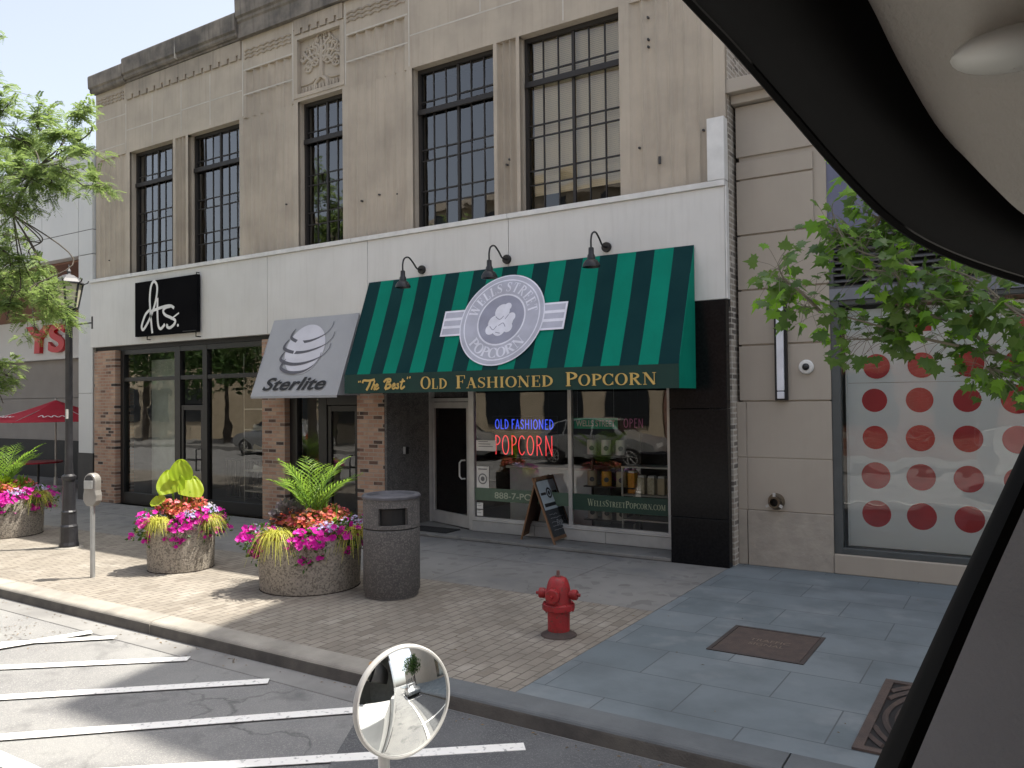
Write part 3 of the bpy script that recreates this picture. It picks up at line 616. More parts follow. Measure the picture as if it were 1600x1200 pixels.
# round badge on the slope
sl_ = np.array([0, 9.985-AY, AT-AB]); sl_ = sl_/np.linalg.norm(sl_); slope_len = math.hypot(9.985-AY, AT-AB)
bc = np.array([-6.37, 9.985, AT])-sl_*slope_len*.53; pl = frame(bc, (1, 0, 0), sl_)
lg = MB(); RB = .70
rect(lg, pl, -1.06, 1.06, -.21, .21, 1, .010); rect(lg, pl, -1.03, 1.03, -.18, .18, 0, .012)
for y in (-.065, .065): rect(lg, pl, -1.03, 1.03, y-.022, y+.022, 1, .0135)
disc(lg, pl, 0, 0, RB+.02, 1, .016, 56); disc(lg, pl, 0, 0, RB, 0, .0175, 56); ring(lg, pl, 0, 0, RB-.075, RB-.055, 1, .019); ring(lg, pl, 0, 0, .385, .41, 1, .019); disc(lg, pl, 0, 0, .385, 2, .0185)
def arctext(mb_, text, rad, a0, a1, h, k, lift, inside=False):
    tot = sum(.3 if ch == ' ' else GL[ch][0]+.04 for ch in text); x = 0
    for ch in text:
        wch = .3 if ch == ' ' else GL[ch][0]+.04
        if ch != ' ':
            a = a0+(a1-a0)*((x+wch/2)/tot); ca, sa = math.cos(R(a)), math.sin(R(a))
            up = np.array([ca, sa]) if not inside else -np.array([ca, sa]); rt = np.array([up[1], -up[0]])
            scx = abs(R(a1-a0))*rad/tot; o = np.array([ca, sa])*rad-rt*scx*(wch/2)
            def lp(gx, gy, l, o=o, rt=rt, up=up): q = o+rt*gx*scx+up*gy*h; return pl(q[0], q[1], l)
            for j, sk in enumerate(GL[ch][1]+GL[ch][2]): strokepoly(sk, lp, mb_, k, lift+.0005*j, 1.15)
        x += wch
arctext(lg, 'WELLS STREET', .445, 172, 8, .155, 1, .020); arctext(lg, 'POPCORN', .60, 216, 324, .155, 1, .020, True)
for x, y, r in ((0, .12, .125), (-.09, -.05, .12), (.1, -.03, .115), (-.15, -.15, .085), (0, -.15, .11), (.14, -.13, .08), (.08, .2, .06), (.17, .03, .07)): disc(lg, pl, x, y, r, 1, .0205+.0006*abs(x), 20)
for p in ([(-.1, .05), (-.02, .0), (.04, .05)], [(-.02, -.1), (.05, -.06), (.1, -.12)], [(-.17, -.1), (-.1, -.16), (-.05, -.1)], [(.07, .0), (.12, .07)], [(-.05, -.2), (.03, -.22)]): brush(lg, p, pl, .012, 2, .023)
lg.build('round_badge', [M_LOGO1, M_LOGO2, M_LOGO3], aw)
# grey awning of the middle shop
M_GREYC = mat('grey_canvas', (.385, .395, .415), (.345, .355, .375), 1.6, .8, bmp=.3, bscale=6, spec=.15, streak=((.36, .37, .38), .2))
BX0, BX1, BT, BB, BY = -11.52, -9.43, 3.62, 2.245, 9.45
aw2 = thing('awning', 'plain grey shop awning printed with a striped globe and black lettering', 'awning', (-10.4, 9.99, BT))
c = MB(); rows = [[(x, 9.985+(BY-9.985)*t+.014*math.sin(math.pi*t), BT+(BB-BT)*t) for x in np.linspace(BX0, BX1, 8)] for t in np.linspace(0, 1, 8)]; c.grid(rows)
c.grid([[(x, BY, BB) for x in np.linspace(BX0, BX1, 8)], [(x, BY+.004, BB-.035) for x in np.linspace(BX0, BX1, 8)]])
for x in (BX0, BX1): c.add([(x, 9.985, BT), (x, BY, BB), (x, 9.985, BB)], [(0, 1, 2)])
c.build('canopy', M_GREYC, aw2, solid=.006)
s2 = np.array([0, 9.985-BY, BT-BB]); L2 = np.linalg.norm(s2); s2 = s2/L2
def p2(x, y, l=0):
    t = 1-y/L2; return (BX0+x, 9.985+(BY-9.985)*t+.014*math.sin(math.pi*t)-l*.93-.005, BT+(BB-BT)*t+l*.37)
M_GLOBE = mat('white_print', (.62, .62, .68), (.55, .55, .6), 3, .7); M_RING = mat('grey_print', (.11, .11, .13), rough=.7); M_INK = mat('black_print', (.012, .012, .015), rough=.6)
lg = MB(); CX, CY, RG = 1.02, .86, .47
disc(lg, p2, CX, CY, RG, 0, .006, 48)
for i, (yy, xl, xr) in enumerate(((.22, -.42, .52), (.02, -.53, .60), (-.2, -.53, .58), (-.36, -.46, .42))):
    pts = [(CX+xl*.86, CY+yy+.19), (CX+xl, CY+yy+.10), (CX+xl*.97, CY+yy+.01), (CX+xl*.45, CY+yy-.07), (CX+.1, CY+yy-.06), (CX+xr*.75, CY+yy+.04), (CX+xr, CY+yy+.17), (CX+xr*1.03, CY+yy+.28)]
    brush(lg, pts, p2, lambda t: .008+.052*math.sin(math.pi*min(1, t*1.35))**1.0 if t < .74 else .012, 1, .009+.001*i, 8)
sans(lg, 'Sterlite', p2(.26, .10), (1, 0, 0), tuple(s2), 1.52, .24, 2, .012, .32, .022)
lg.build('print', [M_GLOBE, M_RING, M_INK], aw2)
for x in (BX0+.04, BX1-.04): fr_ = MB(); fr_.tube([(x, 9.98, BB+.05), (x, BY+.09, BB+.05), (x, 9.97, BT-.20)], .012, 6); fr_.build('awning_frame', M_ALU, aw2)
# black square sign on brackets
sg = thing('shop_sign', 'black square sign with white handwritten letters on the white fascia', 'sign', (-14.65, 9.99, 3.5))
b = MB(); b.box(-15.68, -13.62, 9.90, 9.97, 3.53, 4.66); b.build('sign_panel', mat('sign_black', (.005, .005, .006), (.008, .008, .009), 1.3, .9, spec=.03), sg, bevel=.006)
b = MB(); b.tube([(-13.66, 10.0, 3.44), (-13.66, 9.9, 3.44), (-13.66, 9.9, 3.52)], .012, 6); b.build('bracket', M_BLKMET, sg); b = MB(); b.tube([(-15.3, 10.0, 3.46), (-15.3, 9.93, 3.46), (-15.3, 9.93, 3.53)], .012, 6); b.build('bracket', M_BLKMET, sg); b = MB(); b.tube([(-13.68, 9.99, 4.7), (-13.68, 9.93, 4.7), (-13.68, 9.93, 4.64)], .012, 6); b.build("bracket", M_BLKMET, sg); b = MB(); b.tube([(-14.05, 9.885, 3.56), (-13.64, 9.885, 3.555)], .01, 6); b.build("bracket_rod", M_BLKMET, sg)
sp_ = frame((-15.68, 9.898, 3.53), (1, 0, 0), (0, 0, 1))
def dz(p):
    out = []
    for a, b_ in p:
        u = (a-65)/1045; top = 185-140*u; bot = 1085-85*u; out.append((u*2.06, (bot-b_)/(bot-top)*1.13))
    return out
b = MB()
for i, p in enumerate(([(330, 635), (255, 715), (192, 890), (205, 962), (250, 925), (335, 770), (415, 560), (455, 360), (455, 225), (405, 160), (355, 240), (332, 450), (345, 700), (360, 880), (376, 1022)], [(466, 435), (464, 600), (468, 800), (485, 915), (520, 948), (565, 905), (588, 870)], [(358, 658), (480, 612), (600, 577), (690, 570), (745, 606)], [(685, 574), (600, 600), (563, 655), (600, 720), (700, 768), (762, 812), (742, 878), (675, 932), (626, 912), (636, 872)], [(690, 792), (740, 752), (825, 688)])):
    brush(b, dz(p), sp_, (lambda t: .032) if i == 4 else .06, 0, .004+.001*i, 8)
q = dz([(806, 892)])[0]; disc(b, sp_, q[0], q[1], .03, 0, .006, 14); b.build('lettering', mat('white_lettering', (.8, .8, .78), rough=.5), sg)
# gooseneck lamps over the green awning
def gooseneck(x, label):
    t = thing('gooseneck_lamp', label, 'wall lamp', (x, 10.0, 4.22), 'gooseneck lamps above the green awning')
    m = MB(); m.lathe([(.065, 9.955), (.07, 9.97), (.07, 9.999)], (x, 0, 4.22), 16, axis='y'); m.build('wall_plate', M_BLKMET, t, smooth=True)
    m = MB(); m.tube(spline([(x, 9.96, 4.22), (x, 9.86, 4.225), (x, 9.76, 4.31), (x, 9.66, 4.37), (x, 9.56, 4.34), (x, 9.52, 4.25), (x, 9.52, 4.13)], 6), .013, 8); m.build('arm', M_BLKMET, t, smooth=True)
    m = MB(); m.lathe([(.02, 4.15), (.035, 4.14), (.038, 4.06), (.05, 4.04), (.055, 3.99), (.085, 3.97), (.115, 3.92), (.12, 3.885), (.11, 3.885), (.075, 3.96)], (x, 9.52, 0), 18); m.build('shade', M_BLKMET, t, smooth=True)
    return t
gl0 = gooseneck(-8.08, 'black gooseneck lamp at the left end of the green awning')
copy_tree(gl0, (-6.47, 10, 4.22), 0, 'black gooseneck lamp above the round popcorn badge')
copy_tree(gl0, (-4.84, 10, 4.22), 0, 'black gooseneck lamp at the right end of the green awning, nearest the stone store')
# ------------------------------------------------------------------ popcorn window contents
def neon(name, text, x0, x1, z0, z1, y, m, label, r=.008):
    t = thing(name, label, 'neon sign', ((x0+x1)/2, y, z0)); tot = sum(.35 if c == ' ' else GL[c][0]+.06 for c in text); s = (x1-x0)/tot; x = x0; nb = MB()
    for c in text:
        if c == ' ': x += .35*s; continue
        for sk in GL[c][1]: nb.tube([(x+q[0]*s, y, z0+(z1-z0)*q[1]) for q in sk], r, 6)
        x += (GL[c][0]+.06)*s
    nb.build('neon_tube', m, t); b_ = MB()
    b_.tube([(x0-.05, y+.02, z0-.04), (x1+.05, y+.02, z0-.04), (x1+.05, y+.02, z1+.05), (x0-.05, y+.02, z1+.05)], .006, 5, closed=True)
    for x in (x0+.1, x1-.1): b_.tube([(x, y+.02, z1+.05), (x, y+.02, 2.9)], .003, 4)
    b_.build('support_frame', M_BLKMET, t)
M_NB = mat('blue_neon', (.05, .08, .6), emit=((.06, .12, 1.0), .38)); M_NR = mat('red_neon', (.6, .05, .06), emit=((1.0, .06, .07), .42)); M_NP = mat('pink_neon', (.30, .10, .2), emit=((1.0, .25, .5), .02))
neon('neon_sign', 'OLD FASHIONED', -7.22, -6.13, 1.68, 1.83, 10.74, M_NB, 'blue neon sign reading old fashioned above red neon in shop window')
neon('neon_sign', 'POPCORN', -7.24, -6.13, 1.27, 1.58, 10.74, M_NR, 'red neon sign reading popcorn under blue neon in shop window')
neon('neon_sign', 'OPEN', -4.98, -4.66, 1.72, 1.85, 10.76, M_NP, 'small pink neon open sign right of the green street sign', .006)
s_ = thing('street_sign', 'green street name plate hanging inside the popcorn shop window', 'street sign', (-5.4, 10.7, 1.70))
b = MB(); b.box(-5.76, -5.04, 10.69, 10.694, 1.70, 1.86); b.build('sign_plate', mat('sign_green', (.0, .36, .20), rough=.4), s_)
b = MB(); sans(b, 'WELLS STREET', (-5.72, 10.688, 1.735), ex, ez, .64, .09, 0, .002, 0, .01); b.build('lettering', M_OFFW, s_)
for x in (-5.7, -5.1): b = MB(); b.tube([(x, 10.695, 1.86), (x, 10.695, 2.85)], .002, 4); b.build('hanging_wire', M_ALU, s_)
# green lettered bands on the glass
g = thing('window_lettering', 'green band with pale web address low on right shop window', 'window lettering', (-5.0, 10.61, .5))
b = MB(); b.box(-5.75, -4.24, 10.608, 10.612, .50, .74); M_TGRN = mat('window_film_green', (.012, .05, .035), rough=.5); b.build('film_band', M_TGRN, g)
b = MB(); serif(b, 'WellsStreetPopcorn.com', (-5.5, 10.606, .575), ex, ez, 1.22, .1, .78, 0, .001, 1.1); b.build('lettering', mat('pale_green_letter', (.33, .38, .26), rough=.6), g)
g = thing('window_lettering', 'faded green band with phone number low on left shop window', 'window lettering', (-6.9, 10.61, .5))
b = MB(); b.box(-7.53, -5.81, 10.608, 10.612, .54, .74); b.build('film_band', mat('faded_film_green', (.10, .16, .11), rough=.5), g)
b = MB(); sans(b, '888-7-POP', (-7.15, 10.606, .585), ex, ez, .78, .1, 0, .001, 0, .01); b.build('lettering', mat('faded_letter', (.45, .50, .38), rough=.6), g)
def paper(x0, x1, z0, z1, label, name='poster', lines=4, emblem=False):
    t = thing(name, label, 'poster', ((x0+x1)/2, 10.61, z0)); b = MB(); b.box(x0, x1, 10.612, 10.615, z0, z1); b.build('sheet', M_OFFW, t)
    b = MB(); p_ = frame((x0, 10.611, z0), ex, ez); W_, H_ = x1-x0, z1-z0
    if emblem: ring(b, p_, W_/2, H_*.42, W_*.28, W_*.36, 0, .001, 24); disc(b, p_, W_/2, H_*.42, W_*.16, 0, .001, 16); rect(b, p_, W_*.15, W_*.85, H_*.85, H_*.9, 0, .001)
    else:
        for i in range(lines): rect(b, p_, W_*.12, W_*(.6+.25*((i*7) % 3)/2), H_*(.85-.7*i/lines), H_*(.85-.7*i/lines)+H_*.06, 0, .001)
    b.build('print', mat('grey_ink', (.18, .18, .18), rough=.8), t)
paper(-7.50, -7.26, .74, 1.08, 'white notice with a round emblem taped at the left of the popcorn window', emblem=True)
paper(-7.50, -7.38, .40, .50, 'small white sticker low in the corner beside the shop door, upper of two', 'sticker', 2)
paper(-7.50, -7.38, .29, .385, 'small white sticker low in the corner beside the shop door, lower of two', 'sticker', 2)
paper(-7.50, -7.12, 1.33, 1.50, 'white opening hours card beside the red neon', 'hours_card', 3)
# display shelves, tins and jars
M_TIN = mat('white_tin', (.62, .62, .60), rough=.3); M_GREYINK = mat('tin_print', (.05, .06, .08), rough=.5); M_CREAMT = mat('cream_bag', (.50, .42, .28), rough=.6); M_YELT = mat('yellow_bag', (.62, .33, .04), rough=.5); M_AMB = mat('amber_popcorn', (.65, .30, .03), (.5, .2, .02), 30, .6); M_POPW = mat('white_popcorn', (.6, .55, .42), (.4, .36, .25), 30, .8)
d = thing('display_shelf', 'black three tier display shelf behind right popcorn window', 'shelf', (-5.4, 11.05, .05))
for z in (.33, .83, 1.30): b = MB(); b.box(-5.72, -4.9, 10.9, 11.2, z-.02, z); b.build('shelf_board', M_BLKMET, d)
for x in (-5.71, -4.91):
    b = MB(); b.box(x-.015, x+.015, 11.17, 11.2, .06, 1.6); b.build('upright', M_BLKMET, d)
def tin(x, z, h, r, m, label, group, y=11.0):
    t = thing('popcorn_tin', label, 'tin', (x, y, z), group); b = MB(); b.lathe([(r, z+.002), (r, z+h), (r*.95, z+h+.01), (r*.95, z+h+.02)], (x, y, 0), 16); b.build('can', m, t, smooth=True)
    b = MB(); b.lathe([(r+.002, z+h*.25), (r+.002, z+h*.7)], (x, y, 0), 16, cap=False); 
    b = MB(); p_ = frame((x+.42*r, y-.93*r, z+h*.5), (.91, .41, 0), ez); disc(b, p_, 0, 0, r*.5, 0, .012, 14); b.build('emblem', M_GREYINK, t)
for row, z, h, r, ms, gp in ((0, 1.30, .2, .075, (M_TIN, M_TIN, M_TIN), 'white tins on the top display shelf'), (1, .83, .2, .075, (M_CREAMT, M_YELT, M_CREAMT), 'coloured tins on the middle display shelf'), (2, .33, .2, .075, (M_TIN, M_TIN, M_TIN), 'white tins on the bottom display shelf')):
    for i, nm in enumerate(('left', 'middle', 'right')):
        tin(-5.62+i*.24, z, h, r, ms[i], f"{('white tin', 'cream tin' if i != 1 else 'yellow tin', 'white tin')[row]} with round emblem, {nm} one on the {('top', 'middle', 'bottom')[row]} shelf of the window display", gp)
d = thing('display_case', 'chrome framed glass case of popcorn jars behind the granite pier end of the shop window', 'display case', (-4.6, 11.0, .05))
b = MB()
for x in (-5.05-.0, -4.1):
    for y in (10.85, 11.25): b.box(x-.012, x+.012, y-.012, y+.012, .05, 1.15)
for z in (.36, .72, 1.13): b.box(-5.05, -4.1, 10.84, 11.26, z, z+.02)
b.build('case_frame', M_ALU, d)
for i in range(6):
    m = (M_AMB, M_POPW, M_POPW, M_CREAMT, M_POPW, M_AMB)[i]
    t = thing('popcorn_jar', f"{('tall amber jar', 'pale jar', 'white jar', 'cream jar', 'pale jar', 'amber jar')[i]} in the chrome case, {('first', 'second', 'third', 'fourth', 'fifth', 'sixth')[i]} from the tin shelf", 'jar', (-4.95+i*.155, 11.0, .742), 'jars in the chrome display case')
    b = MB(); b.box(-5.01+i*.155, -4.90+i*.155, 10.94, 11.06, .742, .742+(.3 if i == 0 else .24)); b.build('jar_body', m, t, bevel=.01)
    b = MB(); b.box(-5.0+i*.155, -4.91+i*.155, 10.95, 11.05, .742+(.302 if i == 0 else .242), .742+(.33 if i == 0 else .27)); b.build('lid', M_TIN, t)
d = thing('counter', 'pale shop counter standing behind the neon signs', 'counter', (-6.7, 11.9, .06))
b = MB(); b.box(-7.5, -5.9, 11.6, 12.2, .06, .98); b.build('counter_body', M_PALEIN, d); b = MB(); b.box(-7.55, -5.85, 11.55, 12.25, .982, 1.02); b.build('counter_top', M_ALU, d)
# ------------------------------------------------------------------ left shop contents
d = thing('shoe_shelf', 'tall white shoe shelf behind the right pane of the left shop', 'shelf', (-12.5, 10.7, .02))
b = MB()
for x in (-13.0, -12.02): b.box(x-.006, x+.006, 10.50, 10.512, .02, 3.1)
b.build('shelf_post', M_OFFW, d)
SZ = [.42, .82, 1.22, 1.62, 2.02]
for z in SZ:
    b = MB(); b.box(-13.0, -12.0, 10.513, 10.85, z-.025, z); b.build('shelf_board', M_OFFW, d)
def shoe_mesh(m):
    rows = []
    for t in np.linspace(0, 1, 8):
        wd = .045*(1-.3*abs(t-.3)); h = .10-.055*min(1, t*1.5) if t > .05 else .1; rows.append([(t*.27-.135, wd*math.cos(a), .012+max(0, math.sin(a))*h) for a in np.linspace(0, 2*math.pi, 10, endpoint=False)])
    m.grid(rows, closed=True); m.poly(rows[0][::-1]); m.poly(rows[-1]); return m
S0 = None
for i, (z, n) in enumerate(((1.62, 2), (1.22, 3), (.82, 3), (.42, 3))):
    for j in range(n):
        lab = f"{('white', 'tan', 'white', 'grey')[i]} shoe, {(('left', 'right') if n == 2 else ('left', 'middle', 'right'))[j]} one on the {('fourth', 'third', 'second', 'lowest')[i]} board of the shoe shelf"
        m_ = shoe_mesh(MB()); o = m_.build('shoe', (M_OFFW, M_CREAMT, M_OFFW, M_MIDIN)[i], None, smooth=True); o.location = (-12.75+j*.28, 10.66, z+.002); o.rotation_euler = (0, 0, .3*j); tag(o, lab, 'shoe', 'shoes on the white shelf')
rl = thing('railing', 'black metal railing inside the left shop window', 'railing', (-13.6, 11.4, 0))
b = MB(); b.box(-14.7, -12.1, 11.38, 11.42, .9, .94); b.box(-14.7, -12.1, 11.385, 11.415, .10, .13); b.build('rail', M_BLKMET, rl)
for i in range(19):
    b = MB(); x = -14.68+i*.143; b.box(x-.009, x+.009, 11.39, 11.41, .131, .899); b.build('baluster', M_BLKMET, rl)
# door mat, wall button
b = MB(); b.box(-8.55, -7.75, 10.12, 10.5, .052, .068); tag(b.build('door_mat', mat('rubber_mat', (.02, .02, .02), rough=.95, bmp=.6, bscale=120), bevel=.004), 'black rubber mat in front of the popcorn shop door', 'door mat')
d = thing('intercom', 'small black intercom box on the pebble dash wall', 'intercom', (-8.8, 10.45, 1.25)); b = MB(); b.box(-8.86, -8.81, 10.42, 10.5, 1.25, 1.37); b.build('case', M_BLACK, d); b = MB(); b.box(-8.86, -8.808, 10.405, 10.419, 1.25, 1.37); b.build('edge_plate', M_ALU, d)
# A-board
a, b_, c_, d_ = G(868, 857, .0), G(899, 845, .0), G(813, 848, .0), G(835, 836, .0)
sb = thing('sidewalk_board', 'wooden A-frame chalkboard standing outside the popcorn shop', 'chalkboard', tuple((a+b_+c_+d_)/4))
tl, tr = (a*.42+c_*.58), (b_*.42+d_*.58); H_ = .98
tl = np.array([tl[0], tl[1], H_]); tr = np.array([tr[0], tr[1], H_])
def panel(p, q, name, front):
    eX = q-p; W_ = np.linalg.norm(eX); eX = eX/W_; up = ((tl+tr)/2-(p+q)/2); L_ = np.linalg.norm(up); up = up/L_; fp = frame(p, eX, up)
    bd = MB()
    def slab(x0, x1, y0, y1, l0, l1): 
        pts = [np.array(fp(x, y, l0)) for x, y in ((x0, y0), (x1, y0), (x1, y1), (x0, y1))]; nrm = np.array(fp(0, 0, l1))-np.array(fp(0, 0, l0)); bd.prism(pts, tuple(nrm))
    for q_ in ((0, .04, 0, L_), (W_-.04, W_, 0, L_), (.04, W_-.04, L_-.05, L_), (.04, W_-.04, .10, .15)): slab(*q_, -.012, .012)
    bd.build(name, M_WOOD, sb, bevel=.003); s = MB(); pts = [np.array(fp(x, y, -.006)) for x, y in ((.04, .15), (W_-.04, .15), (W_-.04, L_-.05), (.04, L_-.05))]; s.prism(pts, tuple(np.array(fp(0, 0, .012))-np.array(fp(0, 0, 0))))
    s.build('slate' if front else 'back_panel', mat('chalkboard_slate', (.025, .03, .035), (.05, .055, .06), 9, .8) if front else mat('brown_board', (.10, .05, .03), rough=.6), sb)
    if front:
        s = MB(); s.prism([np.array(fp(x, y, .008)) for x, y in ((.06, L_*.52), (W_-.06, L_*.52), (W_-.06, L_-.07), (.06, L_-.07))], tuple(np.array(fp(0, 0, .004))-np.array(fp(0, 0, 0))))
        s.build('poster', mat('poster_paper', (.48, .55, .60), (.42, .5, .55), 6, .6), sb); s = MB(); yc = L_*.75
        ring(s, fp, W_/2, yc, .055, .085, 0, .014, 24); disc(s, fp, W_/2, yc, .035, 0, .014, 14); rect(s, fp, .08, W_/2-.1, yc-.02, yc+.02, 0, .014); rect(s, fp, W_/2+.1, W_-.08, yc-.02, yc+.02, 0, .014); rect(s, fp, .09, W_-.09, L_*.56, L_*.61, 0, .014)
        s.build('poster_print', M_INK, sb); s = MB(); sans(s, 'Fresh', fp(W_*.42, L_*.27, 0), eX, up, W_*.42, .1, 0, .009, .2); rn = random.Random(3)
        for i in range(5):
            y = L_*(.45-.055*i)-.0; brush(s, [(W_*.2+W_*.6*t, y+.008*rn.uniform(-1, 1)) for t in np.linspace(0, rn.uniform(.5, 1), 9)], fp, .006, 0, .0095)
        s.build('chalk_writing', mat('chalk', (.34, .36, .38), rough=.9), sb)
    for e in (p, q):
        f_ = MB(); f_.tube([e+np.array([0, 0, .03]), e-np.array([0, 0, -.001])], .014, 6); f_.build('foot', M_BLACK, sb)
panel(a, b_, 'front_frame', True); panel(d_, c_, 'back_frame', False)
# ------------------------------------------------------------------ stone store on the right
M_STONE = mat('buff_cast_stone', (.385, .345, .29), (.355, .315, .265), 1.2, .85, bmp=.06, bscale=120, streak=((.33, .29, .24), .25))
M_ROCK = mat('rock_faced_stone', (.37, .335, .285), (.31, .28, .24), 5, .9, bmp=1.0, bscale=11)
st_ = thing('stone_store', 'buff stone store with dark louvres and a red dotted display window', 'building', (0, 10.35, 0))
YS, SX0, SX1 = 10.36, -3.15, -2.03
b = MB()
for z0, z1 in ((.70, 1.37), (1.37, 2.09)): b.box(-3.19, -3.075, YS, 11.5, z0+.006, z1-.006); b.box(-3.065, SX1, YS, 11.5, z0+.006, z1-.006)
for z0, z1 in ((2.09, 2.81), (2.81, 3.52), (3.52, 4.23), (4.23, 4.95), (4.95, 5.2), (5.24, 5.92)):
    x1 = -2.20 if z0 > 4 else SX1
    b.box(SX0, x1, YS, 11.5, z0+.011, z1-.011)
b.box(SX0+.03, SX1-.02, YS+.03, 11.49, 2.0, 5.9); b.box(-3.17, SX1-.01, YS+.01, 11.49, .7, 2.0)
b.box(SX1-.165, 10, YS, 11.5, 5.28, 5.92); b.build('stone_blocks', M_STONE, st_, bevel=.006)
b = MB(); b.box(-3.19, -3.075, YS-.01, 11.5, 0, .70); b.box(-3.065, SX1, YS-.015, 11.5, 0, .70); b.build('rough_base', M_ROCK, st_, bevel=.008)
b = MB(); b.box(SX1+.004, 10, YS-.02, YS+.3, 0, .235); b.build('sill', M_STONE, st_, bevel=.012)
b = MB(); b.box(-3.18, -1.2, YS-.10, 11.6, 5.925, 6.04); b.box(-1.194, 1.2, YS-.10, 11.6, 5.925, 6.04); b.box(1.206, 10, YS-.10, 11.6, 5.925, 6.04); b.box(-3.23, 10, YS-.22, 11.7, 6.042, 6.22); b.build('cornice', M_STONE, st_, bevel=.008)
M_FRAME = mat('grey_green_frame', (.07, .08, .082), rough=.5); M_PURP = mat('blue_grey_spandrel', (.125, .135, .205), (.165, .17, .24), 1.4, .35, spec=.4)
b = MB(); b.box(-2.196, 10, YS+.05, 11.4, 4.17, 5.278); b.build('spandrel', M_PURP, st_)
lv = MB(); lv.box(SX1, SX1+.05, YS-.0, YS+.3, 3.45, 4.17); lv.box(SX1+.05, 10, YS+.22, YS+.3, 3.46, 4.165); z = 3.47
while z < 4.12: lv.add([(SX1+.05, YS+.02, z), (10, YS+.02, z), (10, YS+.2, z+.075), (SX1+.05, YS+.2, z+.075)], [(0, 1, 2, 3)]); lv.add([(SX1+.05, YS+.02, z), (10, YS+.02, z), (10, YS+.02, z-.02), (SX1+.05, YS+.02, z-.02)], [(0, 1, 2, 3)]); z += .075
lv.build('louvre', mat('louvre_grey', (.075, .078, .085), rough=.55), st_)
b = MB(); b.box(SX1, 10, YS+.0, YS+.3, 3.31, 3.448); b.build('lintel', mat('blue_grey_metal', (.17, .185, .215), rough=.45), st_)
f = MB(); f.box(SX1+.002, SX1+.10, YS+.02, YS+.2, .237, 3.308); f.box(SX1+.10, 10, YS+.02, YS+.2, .237, .31); f.box(SX1+.10, 10, YS+.03, YS+.19, 3.25, 3.308); dw = f.build('display_window', M_FRAME, st_, bevel=.006)
g = MB(); g.add([(SX1+.1, YS+.08, .31), (10, YS+.08, .31), (10, YS+.08, 3.25), (SX1+.1, YS+.08, 3.25)], [(0, 1, 2, 3)]); g.build('pane', glassmat('store_glass', (.95, .98, .98), 2.0, .06), dw)
b = MB(); b.box(SX1+.02, 10, 11.6, 11.7, 0, 6); b.box(SX1+.02, 10, YS+.2, 11.6, 0, .3); b.build('store_interior', mat('warm_interior', (.5, .47, .42), rough=.9), st_)
b = MB(); b.box(-3.1, 10, 11.71, 26, 0, 6.0); b.box(10.01, 26, 10.4, 26, 0, 6.2); b.build('back_block', M_STONE, st_)
b = MB(); b.prism([(1.01, 10.70, 6.23), (26, 10.70, 6.23), (26, 30, 6.23), (-3.6, 30, 6.23)], (0, 0, 15.6)); b.build('upper_tower', M_STONE, st_)
M_DOT = mat('red_dot', (.50, .014, .022), rough=.5); M_BACKW = mat('pale_backdrop', (.80, .86, .87), (.75, .81, .83), .8, .6)
t = thing('display_backdrop', 'white backdrop with rows of large red dots inside the store window', 'backdrop', (1, 10.72, .31))
b = MB(); b.box(-1.88, 9, 10.60, 10.62, .312, 2.30); b.box(-1.88, 9, 10.603, 10.623, 2.305, 3.2); b.box(-1.9, -1.88, 10.57, 10.64, .312, 3.2); b.build('backdrop_panel', M_BACKW, t)
b = MB(); pb = frame((0, 10.598, 0), ex, ez); rn = random.Random(2)
for i in range(16):
    for z in (.72, 1.18, 1.64, 2.09): disc(b, pb, -1.58+i*.49, z+.0, .152*rn.uniform(.92, 1.07), 0, .002, 26)
    for z in (2.9,): rect(b, pb, -1.2+i*.55, -.95+i*.55, z, z+.16, 0, .003)
b.build('red_dots', M_DOT, t)
pl_ = np.array
for i in range(8):   # dots on the upper clear sheet
    o = MB(); disc(o, frame((0, 10.59, 0), ex, ez), -1.55+i*.49, 2.50, .15, 0, 0, 26); o2 = o.build('red_dot', M_DOT, t, solid=.003)
wl = thing('wall_light', 'slim white tube light in a black bracket on the stone pier', 'wall light', (-2.61, YS, 2.1))
b = MB(); b.box(-2.685, -2.535, YS-.06, YS-.001, 2.10, 3.34); b.build('back_bracket', M_BLACK, wl); b = MB(); b.box(-2.65, -2.565, YS-.11, YS-.061, 2.22, 3.33); b.box(-2.65, -2.565, YS-.11, YS-.061, 2.12, 2.21); b.build('diffuser', mat('white_diffuser', (.72, .74, .80), rough=.4), wl, bevel=.01)
sc = thing('security_camera', 'white dome security camera on the stone wall beside the tube light', 'security camera', (-2.31, YS, 2.5))
b = MB(); b.lathe([(.085, YS-.0), (.09, YS-.03), (.075, YS-.05), (.05, YS-.055)], (-2.31, 0, 2.51), 22, axis='y'); b.build('housing', M_CAP, sc, smooth=True); b = MB(); b.sphere((-2.31, YS-.05, 2.51), .045, 14); b.build('dome_lens', mat('dark_dome', (.01, .01, .012), rough=.08), sc, smooth=True)
hp = thing('hose_inlet', 'brass fire hose inlet low on the stone wall', 'hose inlet', (-2.7, YS, .83))
b = MB(); b.lathe([(.10, YS-.001), (.105, YS-.02), (.07, YS-.03), (.06, YS-.10), (.072, YS-.10), (.072, YS-.15), (.05, YS-.15), (.05, YS-.06)], (-2.7, 0, .83), 22, axis='y', cap=False); b.build('inlet_body', mat('tarnished_brass', (.14, .115, .085), rough=.45, metal=.8), hp, smooth=True); b = MB()
for a_ in (R(90), R(210), R(330)): b.bar((-2.7+.07*math.cos(a_), YS-.125, .83+.07*math.sin(a_)), (-2.7+.115*math.cos(a_), YS-.125, .83+.115*math.sin(a_)), .03, .03)
b.build('lug', M_ALU, hp); b = MB(); b.lathe([(.049, YS-.059), (.049, YS-.055)], (-2.7, 0, .83), 16, axis='y'); b.build('bore', M_BLACK, hp)
